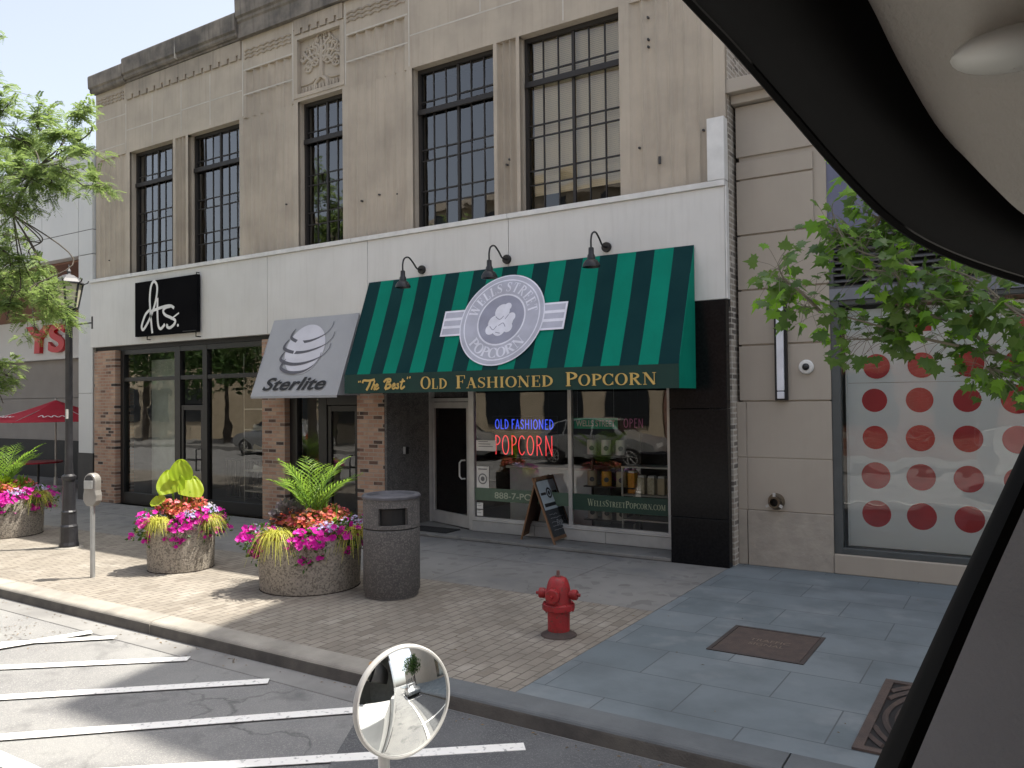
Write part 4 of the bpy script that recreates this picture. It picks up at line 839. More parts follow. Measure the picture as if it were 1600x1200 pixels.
# metal covers in the slate
M_RUST = mat('rusty_iron', (.085, .06, .05), (.055, .042, .038), 9, .75, bmp=.5, bscale=140)
cv = thing('utility_cover', 'rusty rectangular utility cover set in the slate pavement', 'utility cover', (-1.97, 7.12, .0))
b = MB(); b.box(-2.32, -1.60, 6.74, 7.5, .001, .006); b.build('cover_plate', M_RUST, cv)
b = MB()
for q in ((-2.36, -2.325, 6.70, 7.54), (-1.595, -1.56, 6.70, 7.54), (-2.325, -1.595, 6.70, 6.735), (-2.325, -1.595, 7.505, 7.54)): b.box(q[0], q[1], q[2], q[3], .001, .008)
b.build('cover_rim', mat('dark_iron', (.05, .04, .037), rough=.7), cv); b = MB(); sans(b, 'TRAFFIC', (-2.12, 7.14, .006), ex, (0, 1, 0), .34, .07, 0, .001); sans(b, 'SIGNAL', (-2.1, 7.02, .006), ex, (0, 1, 0), .3, .07, 0, .001); b.build('cast_lettering', mat('worn_iron', (.16, .12, .09), rough=.6), cv)
tg = thing('tree_grate', 'rusty iron tree grate with curved slots in the slate pavement', 'tree grate', (-.1, 5.9, 0))
b = MB(); b.box(-.93, .75, 5.29, 6.63, .0015, .005, 1); 
for q in ((-.95, -.89, 5.26, 6.66), (.71, .77, 5.26, 6.66), (-.89, .71, 5.26, 5.32), (-.89, .71, 6.6, 6.66)): b.box(q[0], q[1], q[2], q[3], .0015, .016)
for i in range(11):
    r = .3+i*.075; pts = []
    for a_ in np.linspace(0, 2*math.pi, 73):
        x, y = -.1+r*math.cos(a_), 5.95+r*math.sin(a_)
        if -.88 < x < .7 and 5.33 < y < 6.59: pts.append((x, y, .011))
        else:
            if len(pts) > 2: b.tube(pts, .019, 4)
            pts = []
    if len(pts) > 2: b.tube(pts, .019, 4)
b.build('grate_bars', [M_RUST, M_BLACK], tg)
# ------------------------------------------------------------------ white panelled building on the left
M_PANEL = mat('white_wall_panel', (.58, .59, .58), (.54, .55, .545), .7, .6, streak=((.45, .46, .45), .2)); M_GREYW = mat('grey_render', (.27, .255, .235), (.24, .225, .21), 1.5, .9); M_SOFF = mat('russet_soffit', (.22, .115, .085), (.19, .10, .075), 3, .8)
wb = thing('white_panel_building', 'white panelled building with a deep recess and red sign letters', 'building', (-25, 10, 0))
b = MB(); xs = [-17.52, -18.08, -19.66, -21.05, -22.6, -24.2, -26, -28, -31, -36, -45]
zs = [5.50, 6.05, 7.35, 7.80]
for i in range(len(xs)-1):
    for j in range(len(zs)-1): b.box(xs[i+1]+.008, xs[i]-.008, 10.05, 10.3, zs[j]+.008, zs[j+1]-.008)
b.box(-18.08, -17.52, 10.05, 10.7, 2.39, 5.49); b.box(-18.08, -17.52, 10.05, 10.7, 1.05, 2.38); b.box(-45, -17.53, 10.06, 10.29, 5.51, 7.7, 1); b.box(-45, -17.5, 10.0, 10.35, 7.805, 7.86)
b.build('wall_panel', [M_PANEL, M_SEAM], wb); b = MB(); b.box(-18.10, -17.50, 10.04, 10.71, 0, 1.045); b.build('pillar_base', mat('dark_grey_base', (.05, .048, .046), rough=.7), wb)
b = MB(); b.box(-45, -17.53, 10.3, 22, 5.45, 5.50); b.box(-45, -17.53, 10.3, 22, 7.6, 7.78, 1); b.build('soffit', [M_SOFF, M_DARKST], wb)
b = MB(); b.box(-45, -17.53, 12.5, 12.8, 4.62, 5.449); b.build('russet_wall', M_SOFF, wb); b = MB(); b.box(-45, -17.53, 12.42, 12.8, 3.44, 4.615); b.build('sign_band', M_PANEL, wb)
b = MB(); b.box(-45, -17.53, 12.6, 12.8, 2.33, 3.435); b.box(-45, -17.53, 12.6, 12.8, 1.1, 2.315); b.box(-17.75, -17.53, 10.72, 12.6, 0, 5.44); b.build('recess_wall', M_GREYW, wb); b = MB(); b.box(-45, -17.76, 12.62, 12.8, 0, 1.095); b.build('dark_plinth', M_BLACK, wb)
b = MB(); b.box(-45, -17.53, 12.81, 22, 0, 5.4); b.build('rear_block', M_GREYW, wb)
b = MB(); sans(b, 'YS', (-25.0, 12.40, 3.62), ex, ez, 2.1, .82, 0, .0, .05, .03, .09); b.build('sign_lettering', mat('red_letter', (.55, .012, .02), rough=.4), wb)
b = MB(); b.box(-23.1, -22.85, 12.36, 12.42, 3.75, 4.1); tag(b.build('junction_box', M_CAP, bevel=.01), 'small white box on the sign band beside the red letters', 'junction box')
# red parasol and table in the recess
up = thing('parasol', 'red parasol with white lettering in the shaded recess', 'parasol', (-20.85, 11.0, 0)); c0 = np.array([-20.85, 11.0]); ra, za, ze = 1.7, 2.25, 1.72
b = MB(); rimp = [(c0[0]+ra*math.cos(R(a)), c0[1]+ra*math.sin(R(a)), ze) for a in range(0, 360, 60)]
for i in range(6):
    p_, q_2 = np.array(rimp[i]), np.array(rimp[(i+1) % 6]); ap = np.array([c0[0], c0[1], za]); rows = []
    for t in np.linspace(0.01, 1, 7):
        dz_ = -.05*math.sin(math.pi*t); rows.append([ap+(p_*(1-s)+q_2*s-ap)*t+np.array([0, 0, dz_-.05*4*s*(1-s)*t*0]) for s in np.linspace(0, 1, 5)])
    b.grid(rows)
b.build('canopy', mat('red_canvas', (.42, .012, .03), (.36, .01, .025), 3, .75), up, solid=.006)
b = MB(); b.tube([(c0[0], c0[1], 0), (c0[0], c0[1], 2.3)], .022, 8); b.lathe([(.28, 0), (.28, .05), (.05, .08), (.04, .3)], (c0[0], c0[1], 0), 20); b.build('pole', M_ALU, up)
b = MB()
for i in range(6):
    p_ = np.array(rimp[i]); b.tube([np.array([c0[0], c0[1], 2.18]), p_+np.array([0, 0, -.012])], .008, 5)
b.build('rib', M_ALU, up)
b = MB()
for i in (3, 4, 5):
    p_, q_2 = np.array(rimp[i]), np.array(rimp[(i+1) % 6]); ap = np.array([c0[0], c0[1], za]); o = ap+(p_*.72+q_2*.28-ap)*.86; e1 = (q_2-p_)/np.linalg.norm(q_2-p_); e2 = (ap-(p_+q_2)/2); e2 = e2/np.linalg.norm(e2)
    lp = frame(o+np.array([0, 0, -.0]), e1, e2); brush(b, [(.0, .05), (.08, .16), (.12, .02), (.2, .12), (.28, .03), (.33, .14), (.42, .03), (.5, .12), (.58, .05), (.72, .1)], lp, .03, 0, .035)
b.build('white_script', M_OFFW, up)
tb = thing('cafe_table', 'red topped cafe table under the red parasol', 'table', (-21.1, 11.1, 0)); b = MB(); b.lathe([(.55, .66), (.56, .68), (.55, .70)], (-21.2, 10.75, 0), 26); b.build('tabletop', mat('red_top', (.35, .015, .03), rough=.4), tb); b = MB(); b.tube([(-21.2, 10.75, 0), (-21.2, 10.75, .66)], .03, 8); b.lathe([(.25, 0), (.24, .03), (.03, .05)], (-21.2, 10.75, 0), 18); b.build('pedestal', M_BLKMET, tb)
# ------------------------------------------------------------------ street furniture
def planter(c, r, h, label):
    t = thing('planter', label, 'planter', (c[0], c[1], 0), 'round exposed aggregate planters on the brick pavement')
    b = MB(); b.lathe([(r*.97, .004), (r*.975, .02), (r*1.0, h*.5), (r*1.01, h-.02), (r*1.0, h), (r*.88, h), (r*.87, h-.09)], (c[0], c[1], 0), 48, cap=False); b.build('pot', M_PEB, t, smooth=True)
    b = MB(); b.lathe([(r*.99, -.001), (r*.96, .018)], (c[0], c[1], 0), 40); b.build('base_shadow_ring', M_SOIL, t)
    b = MB(); b.lathe([(.001, h-.05), (r*.872, h-.075)], (c[0], c[1], 0), 30, cap=False); b.build('soil', M_SOIL, t)
    return t
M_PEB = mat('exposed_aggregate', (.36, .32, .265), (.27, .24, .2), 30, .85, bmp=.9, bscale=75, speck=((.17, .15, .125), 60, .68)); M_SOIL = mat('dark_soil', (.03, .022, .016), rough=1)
PA, PB, PC = np.array([-9.36, 6.55]), np.array([-7.13, 6.70]), np.array([-14.35, 6.72])
planter(PA, .415, .60, 'smaller round pebble planter with the big lime leaf plant, beside the parking meter')
planter(PB, .585, .60, 'wide round pebble planter with a palm, beside the rubbish bin')
planter(PC, .585, .60, 'wide round pebble planter beside the street lamp at the far left')
# rubbish bin
M_BINP = mat('dark_pebble_bin', (.115, .11, .108), (.085, .082, .082), 7, .8, bmp=.8, bscale=85, speck=((.165, .155, .147), 85, .72))
tc_ = np.array([-5.99, 6.83]); r_ = .312
bn = thing('rubbish_bin', 'grey pebble finish rubbish bin with a side slot, beside the palm planter', 'trash can', (tc_[0], tc_[1], 0))
b = MB(); b.lathe([(r_*.93, .003), (r_*.95, .05), (r_, .07), (r_*1.0, .735), (r_*.97, .745), (r_*.9, .745)], (tc_[0], tc_[1], 0), 48, cap=False); b.build('body', M_BINP, bn, smooth=True)
b = MB(); b.lathe([(r_*.94, .745), (r_*.94, .76)], (tc_[0], tc_[1], 0), 48, cap=False); b.build('seam_ring', M_BLACK, bn)
b = MB(); n = 72; va = math.atan2(-6.83, 5.99); 
zsl = [.76, .80, .985, 1.075]; segs = []
for i in range(n):
    a0, a1 = 2*math.pi*i/n, 2*math.pi*(i+1)/n
    for j in range(3):
        am = (a0+a1)/2; dv = (am-va-.06+math.pi) % (2*math.pi)-math.pi
        if j == 1 and (abs(dv) < .50 or abs(abs(dv)-math.pi) < .45): continue
        for rr in (r_, r_-.03):
            q = [(tc_[0]+rr*math.cos(a), tc_[1]+rr*math.sin(a), z) for z in (zsl[j], zsl[j+1]) for a in (a0, a1)]; b.add(q, [(0, 1, 3, 2) if rr == r_ else (0, 2, 3, 1)])
    for z in (.80, .985):
        q = [(tc_[0]+rr*math.cos(a), tc_[1]+rr*math.sin(a), z) for rr in (r_, r_-.03) for a in (a0, a1)]; b.add(q, [(0, 1, 3, 2)])
for dv0 in (-.5, .5):
    a = va+.06+dv0; b.add([(tc_[0]+rr*math.cos(a), tc_[1]+rr*math.sin(a), z) for z in (.80, .985) for rr in (r_, r_-.03)], [(0, 1, 3, 2)])
b.build('hood', M_BINP, bn)
b = MB(); b.lathe([(r_+.012, 1.076), (r_+.014, 1.10), (r_, 1.115), (r_-.045, 1.115), (r_-.06, 1.085), (.01, 1.06)], (tc_[0], tc_[1], 0), 48, cap=False); b.build('top_rim', mat('dark_bin_rim', (.10, .10, .115), (.07, .07, .08), 9, .6, bmp=.3, bscale=90), bn, smooth=True)
b = MB(); b.lathe([(r_*.85, .3), (r_*.86, .97)], (tc_[0], tc_[1], 0), 30, cap=False); b.build('liner', M_BLACK, bn); b = MB(); a = va+.2
b.add([(tc_[0]+.262*math.cos(a+q), tc_[1]+.262*math.sin(a+q), z) for z in (.88, .97) for q in (-.75, -.35)], [(0, 1, 3, 2)]); b.build('notice', M_MIDIN, bn)
# fire hydrant
M_RED = mat('hydrant_red', (.36, .012, .018), (.22, .012, .014), 7, .55, bmp=.45, bscale=55, speck=((.11, .035, .025), 60, .95), streak=((.2, .02, .018), .25)); hc = np.array([-3.645, 6.43])
hy = thing('fire_hydrant', 'red fire hydrant on the brick paving near the slate edge', 'fire hydrant', (hc[0], hc[1], 0)); C3 = (hc[0], hc[1], 0)
b = MB(); b.lathe([(.10, .03), (.102, .22), (.098, .235)], C3, 28); b.build('barrel', M_RED, hy, smooth=True)
b = MB(); b.lathe([(.145, .233), (.148, .24), (.148, .285), (.142, .292), (.118, .295)], C3, 16, a0=.2); b.build('flange', M_RED, hy, bevel=.004)
b = MB(); b.lathe([(.118, .294), (.115, .32), (.112, .40), (.105, .44), (.092, .485), (.075, .515), (.05, .528), (.01, .53)], C3, 28); b.build('bonnet', M_RED, hy, smooth=True)
b = MB(); b.lathe([(.03, .529), (.03, .54), (.017, .541), (.015, .585), (.005, .587)], C3, 5); b.build('operating_nut', mat('worn_bronze', (.16, .07, .06), rough=.6), hy)
base_a = math.atan2(-hc[1], -hc[0])
for da, L_, rr, nm in ((-.42, .155, .068, 'pumper_cap'), (1.25, .18, .047, 'nozzle_cap'), (-1.78, .18, .047, 'nozzle_cap')):
    a = base_a+da; dv = np.array([math.cos(a), math.sin(a), 0]); o = np.array([hc[0], hc[1], .375]); b = MB()
    b.tube([o+dv*.06, o+dv*(L_-.05)], rr*.8, 18); b.tube([o+dv*(L_-.052), o+dv*(L_-.045), o+dv*(L_-.008), o+dv*L_], [rr*.95, rr, rr, rr*.85], 20); b.tube([o+dv*L_, o+dv*(L_+.028)], .015, 5); b.build(nm, M_RED, hy, smooth=True)
b = MB()
for i in range(8):
    a = i*math.pi/4+.3; b.tube([(hc[0]+.132*math.cos(a), hc[1]+.132*math.sin(a), .222), (hc[0]+.132*math.cos(a), hc[1]+.132*math.sin(a), .30)], .009, 6)
b.build('flange_bolts', M_RED, hy); b = MB(); b.lathe([(.165, .0), (.16, .012), (.125, .03), (.105, .045)], C3, 24); b.build('base_collar', M_RUST, hy, smooth=True)
# parking meter
M_GREYM = mat('meter_grey', (.27, .26, .24), (.22, .21, .195), 8, .45, metal=.3); M_GALV = mat('galvanised_steel', (.42, .43, .43), (.34, .35, .35), 7, .42, metal=.6); mp_ = np.array([-9.80, 5.62])
pm = thing('parking_meter', 'grey single head parking meter on a galvanised post', 'parking meter', (mp_[0], mp_[1], 0))
b = MB(); b.tube([(mp_[0], mp_[1], 0), (mp_[0], mp_[1], .90)], .029, 16); b.build('post', M_GALV, pm, smooth=True)
ta = math.atan2(-5.62, 9.8)-.75; ux = np.array([math.cos(ta+math.pi/2), math.sin(ta+math.pi/2), 0]); uf = np.array([math.cos(ta), math.sin(ta), 0]); o = np.array([mp_[0], mp_[1], 0])
out = [(-.055, .885), (-.062, .90), (-.098, .95), (-.10, 1.02), (-.085, 1.08), (-.088, 1.16)]+[(-.088*math.cos(a), 1.19+.10*math.sin(a)) for a in np.linspace(.1, math.pi-.1, 12)]+[(.088, 1.16), (.085, 1.08), (.10, 1.02), (.098, .95), (.062, .90), (.055, .885)]
b = MB(); b.prism([tuple(o+ux*x+uf*-.055+np.array([0, 0, z])) for x, z in out], tuple(uf*.11)); b.build('head', M_GREYM, pm, bevel=.018)
b = MB(); b.prism([tuple(o+ux*x+uf*.05+np.array([0, 0, z])) for x, z in ((-.06, 1.1), (.06, 1.1), (.06, 1.2), (-.06, 1.2))], tuple(uf*.03)); b.build('coin_plate', M_GALV, pm, bevel=.006)
b = MB(); b.prism([tuple(o+ux*.062*math.cos(a)+uf*.056+np.array([0, 0, 1.205+.06*math.sin(a)])) for a in np.linspace(0, math.pi, 12)], tuple(uf*.004)); b.build('display_glass', mat('meter_glass', (.06, .06, .06), rough=.1), pm)
# street lamp
lc = np.array([-12.14, 6.60]); L3 = (lc[0], lc[1], 0); lp_ = thing('street_lamp', 'black cast iron street lamp with a cream glass lantern', 'street lamp', (lc[0], lc[1], 0))
M_LPOST = mat('black_cast_iron', (.016, .016, .019), (.03, .03, .034), 6, .4, bmp=.15, bscale=50)
b = MB(); b.lathe([(.135, .0), (.135, .05), (.125, .09), (.118, .30), (.122, .32), (.105, .35), (.10, .52), (.11, .535), (.092, .56), (.083, 1.0)], L3, 12); b.build('base', M_LPOST, lp_, bevel=.004)
b = MB(); b.lathe([(.088, 1.0), (.10, 1.03), (.10, 1.07), (.062, 1.10), (.054, 1.3), (.05, 3.38), (.062, 3.40), (.062, 3.43), (.10, 3.46), (.105, 3.53), (.09, 3.56)], L3, 20); b.build('pole', M_LPOST, lp_, smooth=True)
b = MB(); hx = [(math.cos(R(60*i+12)), math.sin(R(60*i+12))) for i in range(6)]
for x, y in hx: b.bar((lc[0]+.125*x, lc[1]+.125*y, 3.60), (lc[0]+.19*x, lc[1]+.19*y, 3.96), .022, .022)
b.lathe([(.09, 3.555), (.14, 3.585), (.14, 3.605), (.10, 3.61)], L3, 6, a0=R(12)); b.lathe([(.19, 3.95), (.215, 3.955), (.215, 3.975), (.19, 3.98)], L3, 6, a0=R(12))
for x, y in hx: b.tube([(lc[0]+.205*x, lc[1]+.205*y, 3.965), (lc[0]+.255*x, lc[1]+.255*y, 3.985), (lc[0]+.27*x, lc[1]+.27*y, 4.02)], .009, 5)
ln_ = b.build('lantern_frame', M_LPOST, lp_); b = MB(); b.lathe([(.12, 3.606), (.183, 3.952)], L3, 6, a0=R(12), cap=False)
b.build('lantern_glass', leafmat('cream_lantern_glass', (.72, .68, .52), (.74, .70, .55), .45, .4), ln_)
b = MB(); b.lathe([(.212, 3.976), (.16, 4.03), (.08, 4.085), (.03, 4.10), (.022, 4.12), (.034, 4.145), (.022, 4.17), (.012, 4.19), (.006, 4.25)], L3, 6, a0=R(12)); b.build('roof_cap', mat('grey_lantern_roof', (.10, .10, .11), rough=.45), lp_)
b = MB(); b.tube([(lc[0], lc[1], 3.33), (lc[0]+.66, lc[1]-.02, 3.33)], .011, 6); b.tube([(lc[0]+.66, lc[1]-.02, 3.24), (lc[0]+.66, lc[1]-.02, 3.42)], .012, 6); b.tube([(lc[0], lc[1], 3.42), (lc[0]+.15, lc[1], 3.33)], .008, 5); b.build('banner_arm', M_LPOST, lp_)
b = MB(); b.box(lc[0]+.05, lc[0]+.11, lc[1]-.075, lc[1]-.07, 1.93, 2.07); b.build('white_tag', M_OFFW, lp_)
b = MB(); b.lathe([(.20, .0), (.19, .012), (.14, .02)], L3, 24); b.build('footing', M_KERB, lp_)
# ------------------------------------------------------------------ plants in the planters
rng = np.random.default_rng(11)
def leaves(mb, cen, n, rad, size, asp=.45, up=.4, flat=.0):
    """small pointed leaves scattered in an ellipsoid"""
    for _ in range(n):
        d = rng.normal(size=3); d /= np.linalg.norm(d); p = np.array(cen)+d*np.array(rad)*rng.random()**.4
        ax = d*np.array([1, 1, .6])+rng.normal(size=3)*.5+np.array([0, 0, up]); ax /= np.linalg.norm(ax); sd = np.cross(ax, rng.normal(size=3)); sd /= np.linalg.norm(sd); s = size*rng.uniform(.6, 1.3); nn = np.cross(ax, sd)
        mb.add([p, p+ax*s*.5+sd*s*asp*.5+nn*s*.06, p+ax*s, p+ax*s*.5-sd*s*asp*.5+nn*s*.06], [(0, 1, 2, 3)])
def blossoms(mb, cen, n, rad, size, petals=5, out=(0, 0, 0), cup=.25):
    for _ in range(n):
        d = rng.normal(size=3); d /= np.linalg.norm(d); d[2] = abs(d[2])*.7+d[2]*.3; p = np.array(cen)+d*np.array(rad)*rng.uniform(.75, 1.08)
        nn = d*.6+np.array(out)+np.array([0, 0, .45])+rng.normal(size=3)*.35; nn /= np.linalg.norm(nn); a = np.cross(nn, rng.normal(size=3)); a /= np.linalg.norm(a); b_ = np.cross(nn, a); s = size*rng.uniform(.7, 1.2); v = [p-nn*s*cup*.5]; m2 = petals*2; tw = rng.random()*6
        for j in range(m2):
            an = tw+2*math.pi*j/m2; rr = s*(.5 if j % 2 == 0 else .40); v.append(p+a*rr*math.cos(an)+b_*rr*math.sin(an)+nn*s*cup*(.5 if j % 2 == 0 else .2))
        mb.add(v, [(0, 1+j, 1+(j+1) % m2) for j in range(m2)])
def grass(mb, cen, n, length, wd=.012, out=(0, 0, 0), droop=1.0):
    for _ in range(n):
        a = rng.random()*2*math.pi; d = np.array([math.cos(a), math.sin(a), 0])*.8+np.array(out)*1.2; d /= max(np.linalg.norm(d), .01); p = np.array(cen)+np.array([rng.normal()*.04, rng.normal()*.04, 0]); L = length*rng.uniform(.6, 1.15); sd = np.array([-d[1], d[0], 0]); rows = []; sp = rng.uniform(.4, 1.0)
        for t in np.linspace(0, 1, 6):
            c = p+d*L*t*sp*.8+np.array([0, 0, L*(.75*t-1.35*droop*t*t*sp)]); ww = wd*(1-t*.85)/2; rows.append([c-sd*ww, c+sd*ww])
        mb.grid(rows)
def frond(mb, base, az, length, lift, nl=20, leaf=.22, wd=.016, lean=.9):
    d = np.array([math.cos(az), math.sin(az), 0]); pts = []
    for t in np.linspace(0, 1, nl):
        pts.append(np.array(base)+d*length*lean*t*(.35+.65*t)+np.array([0, 0, lift*(1.3*t-.42*t*t)]))
    mb.tube(pts[::2], [.008*(1-.7*i/len(pts[::2])) for i in range(len(pts[::2]))], 4); sd = np.array([-d[1], d[0], 0])
    for i in range(4, nl):
        t = i/nl; tg_ = pts[min(i+1, nl-1)]-pts[i-1]; tg_ /= np.linalg.norm(tg_); L = leaf*math.sin(math.pi*min(1, .18+t*.8))*1.05
        for s in (-1, 1):
            ax = sd*s*.75+tg_*.75+np.array([0, 0, rng.uniform(-.05, .25)]); ax /= np.linalg.norm(ax); w_ = np.cross(ax, np.array([0, 0, 1.0])); w_ /= np.linalg.norm(w_); p = pts[i]; e = p+ax*L+np.array([0, 0, -.12*L])
            mb.add([p, p+ax*L*.4+w_*wd/2, e, p+ax*L*.4-w_*wd/2], [(0, 1, 2, 3)])
ML = leafmat; M_FOL = ML('dark_bedding_leaf', (.03, .075, .015), (.07, .14, .03), .3); M_LIMEL = ML('lime_leaf', (.30, .42, .02), (.36, .48, .03), .5); M_PALM = ML('palm_leaf', (.07, .16, .02), (.19, .30, .04), .45); M_GRS = ML('golden_grass', (.36, .38, .05), (.50, .48, .10), .4)
M_MAG = ML('magenta_petal', (.50, .008, .28), (.62, .02, .38), .35); M_COR = ML('coral_petal', (.70, .13, .06), (.78, .34, .22), .4); M_PNK = ML('pink_petal', (.78, .34, .36), (.60, .06, .10), .4); M_LAV = ML('lavender_petal', (.42, .36, .66), (.58, .54, .78), .35); M_BRZ = ML('bronze_leaf', (.16, .06, .02), (.20, .13, .02), .3); M_GRYL = ML('grey_purple_leaf', (.10, .10, .09), (.16, .13, .15), .2); M_WHTF = ML('white_petal', (.7, .7, .72), (.6, .58, .7), .3)
def plant(name, label, cat, c, parts):
    t = thing(name, label, cat, c)
    for nm, mb_, m in parts: mb_.build(nm, m, t)
    return t
def dress(pc, r, h, where, kind, seed):
    global rng
    rng = np.random.default_rng(seed); vc = -pc/np.linalg.norm(pc); f = np.array([vc[0], vc[1], 0]); rt = np.array([-vc[1], vc[0], 0]); c = np.array([pc[0], pc[1], h])   # f: to the road side viewer, rt: along the street
    def at(a, b, z): return c+f*a*r+rt*b*r+np.array([0, 0, z])
    # begonias over the middle
    for i, (a, b, z, nm) in enumerate(((-.35, -.35, .10, 'left'), (-.3, .4, .12, 'right'), (.15, 0, .10, 'middle'))):
        fo, bl, b2 = MB(), MB(), MB(); q = at(a, b, z); rad = (r*.42, r*.42, .15); leaves(fo, q, int(170*r/.5), rad, .075, .7); blossoms(bl, q+np.array([0, 0, .03]), int(100*r/.5), rad, .06, 4); blossoms(b2, q+np.array([0, 0, .03]), int(85*r/.5), rad, .055, 4)
        plant('begonia_plant', f'coral and pink begonias at the {nm} of {where}', 'flowers', q, (('foliage', fo, M_BRZ), ('coral_blossoms', bl, M_COR), ('pink_blossoms', b2, M_PNK)))
    for i, (a, b, z, nm, n) in enumerate(((.84, -.02, -.05, 'spilling over the front rim', 95), (.35, -.95, .0, 'spilling over the left rim', 70), (.62, .62, .02, 'at the front right rim', 36), (-.1, 1.0, .0, 'spilling over the right rim', 22))):
        if kind == 'A' and i == 2: n = 45
        fo, bl = MB(), MB(); q = at(a, b, z); rad = (r*.38, r*.38, .18); leaves(fo, q, int(170*r/.5), rad, .055, .6, .1); blossoms(bl, q, int(n*r/.5), rad, .074, 5, f*.5)
        for _ in range(6):
            dq = q+(q-c)*np.array([1, 1, 0])*.12+rt*rng.normal()*.07+np.array([0, 0, -.12-.10*rng.random()]); blossoms(bl, dq, 5, (.06, .06, .06), .065, 5, f*.6); leaves(fo, dq+np.array([0, 0, .05]), 16, (.06, .06, .12), .05)
        plant('petunia_plant', f'magenta petunias {nm} of {where}', 'flowers', q, (('foliage', fo, M_FOL), ('blossoms', bl, M_MAG)))
    for i, (a, b, z, nm) in enumerate(((.62, -.62, .04, 'front left'), (.55, .80, .03, 'front right'))):
        g_ = MB(); q = at(a, b, z); grass(g_, q, 210, .46 if kind != 'A' else .34, .013, f*.5+rt*.35*(-1 if b < 0 else 1), 1.0)
        plant('ornamental_grass', f'golden grass tuft at the {nm} of {where}', 'grass tuft', q, (('blades', g_, M_GRS),))
    for i, (a, b, z, nm) in enumerate(((.6, .28, .06, 'front centre'), (.05, -1.0, .02, 'left edge'), (.1, .85, .08, 'right edge'))):
        fo, bl = MB(), MB(); q = at(a, b, z); rad = (r*.26, r*.26, .09); leaves(fo, q, 60, rad, .04); blossoms(bl, q+np.array([0, 0, .03]), 110, rad, .036, 5)
        plant('lobelia_plant', f'lavender lobelia at the {nm} of {where}', 'flowers', q, (('foliage', fo, M_FOL), ('blossoms', bl, M_LAV)))
    if kind in 'BC':
        g_ = MB(); q = at(-.1, .05, .05)
        for i in range(13):
            az = math.atan2(f[1], f[0])+i*2.4; frond(g_, q, az, .50+.28*rng.random(), .62+.34*rng.random(), 17, .27, .021, .8)
        plant('palm_plant', f'young feathery palm rising from {where}', 'palm', q, (('fronds', g_, M_PALM),)); g_ = MB(); q = at(-.1, .3, .10)
        leaves(g_, q, 120, (r*.4, r*.4, .12), .15, .28, .9); plant('fern_plant', f'bright green leafy filler around the palm of {where}', 'foliage plant', q, (('foliage', g_, M_PALM),))
        g_ = MB(); q = at(-.15, -.42, .22); leaves(g_, q, 110, (r*.26, r*.26, .13), .11, .7, .2); plant('dusky_leaf_plant', f'dusky grey purple leafed plant left of the palm of {where}', 'foliage plant', q, (('foliage', g_, M_GRYL),))
        if kind == 'C':
            g_ = MB(); q = at(.2, -.2, .22); leaves(g_, q, 160, (r*.4, r*.4, .12), .10, .7, .2); plant('coleus_plant', f'yellow green coleus in front of the palm of {where}', 'foliage plant', q, (('foliage', g_, M_LIMEL),))
    else:
        t = thing('elephant_ear_plant', f'big lime green elephant ear leaves standing up from {where}', 'foliage plant', at(0, 0, .1))
        rn = np.random.default_rng(5)
        for i, (az, tilt, s, lift, yaw) in enumerate(((.55, .45, .21, .40, .2), (-.55, .35, .23, .47, -.25), (.0, .05, .19, .62, 0), (-1.3, .8, .13, .27, -.6))):
            o = at(-.05, az*.5, .0)+np.array([0, 0, lift]); fw = f*math.cos(yaw)+rt*math.sin(yaw); nrm_ = fw*math.cos(tilt)+np.array([0, 0, 1.0])*math.sin(tilt); sdv = np.cross(np.array([0, 0, 1.0]), fw); upv = np.cross(nrm_, sdv); roll = az*.45; upv, sdv = upv*math.cos(roll)+sdv*math.sin(roll), sdv*math.cos(roll)-upv*math.sin(roll); rows = []
            for v_ in np.linspace(-.45, 1, 16):
                wd = .86*max(0.01, 1-((v_-.08)/.93)**2)**.5*(1-.25*max(0, v_)); 
                rows.append([o+upv*s*v_+sdv*s*wd*u*.92+nrm_*s*(.16*abs(u)**1.5-.18*max(0, v_)**2+.022*math.cos(u*13+v_*5)) for u in np.linspace(-1, 1, 19)])
            g_ = MB(); g_.grid(rows); g_.build('leaf', M_LIMEL, t, smooth=True); g_ = MB(); g_.tube(spline([at(-.05, az*.2, -.05), at(-.1, az*.35, lift*.5), o-upv*s*.1], 5), .012, 6); g_.build('stalk', M_PALM, t)
        g_ = MB(); blossoms(g_, at(-.2, .75, .16), 14, (.1, .12, .08), .05, 5); g2 = MB(); leaves(g2, at(-.2, .75, .12), 40, (.1, .1, .07), .06); plant('white_daisy_plant', f'small white flowers at the right edge of {where}', 'flowers', at(-.2, .75, .1), (('foliage', g2, M_FOL), ('blossoms', g_, M_WHTF)))
dress(PA, .415, .60, 'the small planter by the meter', 'A', 21); dress(PB, .585, .60, 'the wide planter by the bin', 'B', 22); dress(PC, .585, .60, 'the far left lamp planter', 'C', 23)
